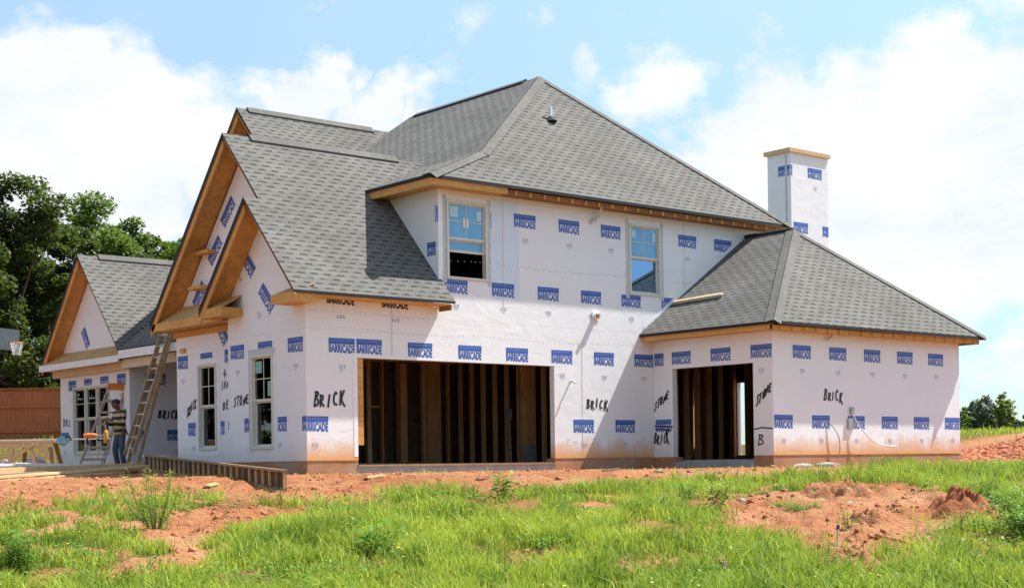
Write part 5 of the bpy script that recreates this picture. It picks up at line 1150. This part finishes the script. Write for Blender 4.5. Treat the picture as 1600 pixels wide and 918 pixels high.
# sacks under the table
for i, (L, dd, s, lab) in enumerate(((-11.83, .1, .15, 'small white sack standing left of the work table leg'), (-11.28, .5, .26, 'large white sack slumped under the work table'))):
    q = wp(L, 0, dd); bm = bmesh.new(); bmesh.ops.create_icosphere(bm, subdivisions=3, radius=1); zz = gz(q.x, q.y)
    for v in bm.verts:
        k = 1 + .3 * (vnoise(np.array([v.co.x * 2 + i * 5]), np.array([v.co.y * 2 + v.co.z * 2]))[0] - .5); v.co = Vector((v.co.x * s * k, v.co.y * s * .7 * k, max(v.co.z, -.75) * s * (1.1 if i == 0 else .65) * k))
    me = bpy.data.meshes.new('sack'); bm.to_mesh(me); bm.free(); me.materials.append(M['bag']); me.polygons.foreach_set('use_smooth', [True] * len(me.polygons)); o = link('sack', me); o.location = (q.x, q.y, zz + s * .6); tag(o, lab, 'sack')
# ================================================================== LUMBER ON THE GROUND, WALL FRAME
def board(D0, L0, D1, L1, w, h, mat, label, up=0., lift1=None):
    a = DL(D0, L0); b = DL(D1, L1); a.z = gz(a.x, a.y) + h / 2 + up; b.z = gz(b.x, b.y) + h / 2 + (up if lift1 is None else lift1)
    m = MB(); m.beam(a, b, w, h); o = m.build('lumber_board', M[mat], None); tag(o, label, 'board', 'boards lying on the ground left of the house')
# pixel bearing -> L at depth D
bl = lambda u, D: (u - 800) / FPX * D
board(29.6, bl(-30, 29.6), 33.0, bl(205, 33.0), .24, .05, 'white', 'long white board on top of the pile in front of the work table', .19, .11)
board(30.8, bl(20, 30.8), 33.4, bl(192, 33.4), .14, .04, 'white', 'shorter white board lying behind the long white one', .17, .10)
board(28.2, bl(-40, 28.2), 32.2, bl(224, 32.2), .10, .20, 'lumber', 'thick pine beam on edge below the white boards', .0)
board(26.9, bl(-40, 26.9), 31.6, bl(228, 31.6), .19, .045, 'lumber', 'pine plank running diagonally nearest the viewer', .03, .10)
board(26.3, bl(-40, 26.3), 30.9, bl(190, 30.9), .14, .045, 'lumber', 'second pine plank in front of the thick beam, lying lower', .0, .02)
board(27.6, bl(-20, 27.6), 31.9, bl(226, 31.9), .14, .045, 'weathered', 'weathered plank wedged between beam and pine planks', .05, .10)
board(36.8, bl(226, 36.8), 36.2, bl(262, 36.2), .16, .05, 'white', 'short white board on the end of the wooden frame', .30, .30)
for k_, (D_, u_, w_, an, lab) in enumerate(((26.2, 585, .5, .3, 'short pale offcut on the clay below the bare sheathing strip'), (26.8, 955, .35, -.2, 'small offcut on the clay near the foot of the shaded front wall'), (25.0, 330, .6, .8, 'narrow offcut lying on the clay in front of the brown frame'), (27.0, 1030, .45, .5, 'flat offcut lying before the wing opening'))):
    a_ = DL(D_, bl(u_, D_)); m = MB(); d_ = Vector((math.cos(an), math.sin(an), 0)) * w_ / 2; a_.z = gz(a_.x, a_.y) + .035; m.beam(a_ - d_, a_ + d_ + Vector((0, 0, .03)), .09, .03); tag(m.build('wood_offcut', M['lumber' if k_ % 2 == 0 else 'weathered'], None), lab, 'wood scrap')
board(25.3, bl(742, 25.3), 25.4, bl(773, 25.4), .06, .05, 'weathered', 'short dark scrap of wood on the clay in front of the garage')
# long wooden frame lying on its edge, like a ladder on its side
A0 = DL(34.2, bl(228, 34.2)); B0 = DL(24.4, bl(444, 24.4)); A0.z = gz(A0.x, A0.y) + .03; B0.z = gz(B0.x, B0.y) + .03
t = thing('form_panel', 'long brown wooden frame with many crosspieces lying on edge before the side wall', 'wooden frame', (A0 + B0) / 2)
FH = Vector((0, 0, .31)); dn = (B0 - A0).normalized(); sd = Vector((dn.y, -dn.x, 0)).normalized()
for q, nme in ((0, 'bottom_rail'), (1, 'top_rail')):
    m = MB(); m.beam(A0 + FH * q, B0 + FH * q + dn * .1 * q, .075, .04); m.build(nme, M['weathered'], t)
for i in range(27):
    q = lerp(A0, B0, i / 26); m = MB(); m.beam(q + Vector((0, 0, .02)), q + FH - Vector((0, 0, .02)), .035, .04, tuple(sd)); m.build('crosspiece', M['lumber' if i % 5 else 'weathered'], t)
m = MB(); a, b = A0 + sd * -.035 + Vector((0, 0, .022)), B0 + sd * -.035 + Vector((0, 0, .022)); m.hexa([a, b, b + sd * .01, a + sd * .01, a + FH * .94, b + FH * .94, b + FH * .94 + sd * .01, a + FH * .94 + sd * .01]) ; m.build('backing_board', M['formwood'], t)
# ================================================================== WORKER
def skin(name, pts, edges, radii, mat, parent, lvl=2, root=0, flat=None):
    me = bpy.data.meshes.new(name); me.from_pydata([tuple(p) for p in pts], edges, []); o = bpy.data.objects.new(name, me); COL.objects.link(o)
    md = o.modifiers.new('Skin', 'SKIN'); md.use_smooth_shade = True; sv = me.skin_vertices[0].data
    for i, r_ in enumerate(radii): sv[i].radius = (r_, r_) if not isinstance(r_, tuple) else r_
    for i in range(len(pts)): sv[i].use_root = (i == root)
    sub = o.modifiers.new('Subdivision', 'SUBSURF'); sub.levels = lvl; sub.render_levels = lvl
    dg = bpy.context.evaluated_depsgraph_get(); dg.update(); m2 = bpy.data.meshes.new_from_object(o.evaluated_get(dg)); bpy.data.objects.remove(o)
    m2.name = name; m2.materials.clear(); m2.materials.append(mat)
    for p in m2.polygons: p.use_smooth = True; p.material_index = 0
    return link(name, m2, parent)
WD = 36.9; WL = (189 - 800) / FPX * WD; wpz = DL(WD, WL); wz = gz(wpz.x, wpz.y)
person = thing('person', 'worker in black cap, striped yellow and black sweater and jeans standing beside the tall ladder', 'person', (wpz.x, wpz.y, wz))
# local frame of the worker: r = to his left as we see it (picture right), f = the way he faces (to us, turned left), z up
fx = (-Vector(Fv) * .72 - Vector(Rv) * .69).normalized(); rx = Vector((0, 0, 1)).cross(fx).normalized()   # rx: his left-hand side
S_ = 1.0
def B(r_, f_, z_): return Vector((wpz.x, wpz.y, wz)) + rx * r_ * S_ + fx * f_ * S_ + Vector((0, 0, z_ * S_))
pel = B(0, 0, .92); che = B(0, .02, 1.22); nec = B(0, .05, 1.44); hd0 = B(0, .09, 1.53); hd1 = B(0, .12, 1.63)
pts = [pel, B(0, .0, 1.06), che, B(0, .03, 1.36), nec, hd0, hd1]
ed = [(0, 1), (1, 2), (2, 3), (3, 4), (4, 5), (5, 6)]; rd = [.12, .115, .13, .10, .052, .075, .078]
J = {}
for s, k in ((1, 'l'), (-1, 'r')):
    i = len(pts); sh = B(.185 * s, .02, 1.37); el = B(.245 * s, .08, 1.10); wr = B(.11 * s, .30, 1.16 + .03 * s); pm = B(.075 * s, .37, 1.18 + .03 * s)
    hip = B(.095 * s, 0, .86); kn = B(.12 * s, .05 if s > 0 else .09, .48); an = B(.14 * s, -.01, .09); toe = B(.16 * s, .15, .04)
    pts += [sh, el, wr, pm, hip, kn, an, toe]; rd += [.058, .042, .03, (.045, .03), .085, .058, .04, .035]
    ed += [(3, i), (i, i + 1), (i + 1, i + 2), (i + 2, i + 3), (0, i + 4), (i + 4, i + 5), (i + 5, i + 6), (i + 6, i + 7)]; J[k] = (sh, el, wr, pm, hip, kn, an, toe)
    # five fingers, each its own short chain, curled round the strap he holds
    for q in range(4):
        b0 = pm + rx * (.0) + Vector((0, 0, .032 - .021 * q)); j = len(pts); ln = (.040, .045, .042, .034)[q]
        pts += [b0 + fx * ln * .6 - rx * s * .012, b0 + fx * ln * .9 - rx * s * .036, b0 + fx * ln * .55 - rx * s * .058]; rd += [.0095, .0088, .008]; ed += [(i + 3, j), (j, j + 1), (j + 1, j + 2)]
    j = len(pts); pts += [pm + Vector((0, 0, .045)) - fx * .01 - rx * s * .02, pm + Vector((0, 0, .055)) + fx * .03 - rx * s * .04]; rd += [.012, .0095]; ed += [(i + 3, j), (j, j + 1)]
body = skin('body', pts, ed, rd, M['skin'], person, 2, 0)
# face: nose, brow, ears, eyes, mouth built into small parts
def ball(name, c, r3, mat, parent=person, axes=None, n=12):
    bm = bmesh.new(); bmesh.ops.create_uvsphere(bm, u_segments=n * 2, v_segments=n, radius=1)
    for v in bm.verts: v.co = c + rx * v.co.x * r3[0] + fx * v.co.y * r3[1] + Vector((0, 0, 1)) * v.co.z * r3[2]
    me = bpy.data.meshes.new(name); bm.to_mesh(me); bm.free(); me.materials.append(mat); me.polygons.foreach_set('use_smooth', [True] * len(me.polygons)); return link(name, me, parent)
HC = B(0, .125, 1.60)
ball('face', HC + fx * .012 - Vector((0, 0, .01)), (.074, .092, .112), M['skin'], body)
ball('nose', HC + fx * .107 - Vector((0, 0, .012)), (.014, .02, .024), M['skin'], body)
for s in (1, -1): ball('ear', HC + rx * s * .074 - Vector((0, 0, .01)), (.012, .022, .03), M['skin'], body); ball('eye', HC + rx * s * .03 + fx * .090 + Vector((0, 0, .012)), (.012, .008, .007), M['rubber'], body)
ball('mouth', HC + fx * .096 - Vector((0, 0, .052)), (.024, .006, .006), simple('lips', (.14, .05, .04), .5), body)
cap = ball('cap', HC + Vector((0, 0, .050)) - fx * .012, (.090, .104, .078), M['cap'])
mb = MB(); c = HC + Vector((0, 0, .060)); pr_ = [c + fx * .085 + rx * .07, c + fx * .16 + rx * .05 - Vector((0, 0, .02)), c + fx * .175 - Vector((0, 0, .025)), c + fx * .16 - rx * .05 - Vector((0, 0, .02)), c + fx * .085 - rx * .07]
mb.prism(pr_, (0, 0, -.012)); mb.build('peak', M['cap'], cap)
# sweater
p2 = [B(0, 0, .88), B(0, 0, 1.0), B(0, .015, 1.2), B(0, .03, 1.36), B(0, .055, 1.45)]; e2 = [(0, 1), (1, 2), (2, 3), (3, 4)]; r2_ = [(.17, .145), (.165, .14), (.175, .14), (.14, .11), .07]
for k in 'lr':
    i = len(p2); sh, el, wr = J[k][:3]; p2 += [sh, el, lerp(el, wr, .92)]; r2_ += [.078, .062, .048]; e2 += [(3, i), (i, i + 1), (i + 1, i + 2)]
skin('sweater', p2, e2, r2_, M['hoodie'], person, 2, 1)
ball('hood', B(0, -.07, 1.44), (.12, .08, .07), M['hoodie'])
# jeans and boots
p3 = [B(0, 0, .95), B(0, 0, .86)]; e3 = [(0, 1)]; r3_ = [(.15, .12), (.15, .12)]
for k in 'lr':
    i = len(p3); hip, kn, an = J[k][4:7]; p3 += [lerp(hip, kn, .2), kn, an + Vector((0, 0, .0))]; r3_ += [.098, .075, .065]; e3 += [(1, i), (i, i + 1), (i + 1, i + 2)]
skin('jeans', p3, e3, r3_, M['jeans'], person, 2, 0)
for k in 'lr':
    an, toe = J[k][6:8]; fwd_ = (toe - an); fwd_.z = 0; fwd_.normalize(); a = Vector((an.x, an.y, wz))
    skin('boot', [a + Vector((0, 0, .12)), a + Vector((0, 0, .055)) - fwd_ * .03, a + Vector((0, 0, .05)) + fwd_ * .08, a + Vector((0, 0, .042)) + fwd_ * .17], [(0, 1), (1, 2), (2, 3)], [.055, .052, .046, .036], M['shoe'], person, 1, 1)
# the orange tool bag strap he is holding
hm = (J['l'][3] + J['r'][3]) / 2 + fx * .035
mb = MB(); mb.tube([J['r'][3] + fx * .035, hm + Vector((0, 0, -.01)), J['l'][3] + fx * .035], .014, 8); mb.tube([hm - rx * .03, hm - rx * .04 - Vector((0, 0, .12)), hm + rx * .01 - Vector((0, 0, .2))], [.014, .02, .022], 8)
tag(mb.build('tool_handle', M['orange'], None), 'orange handled tool held by the worker in both hands', 'tool')
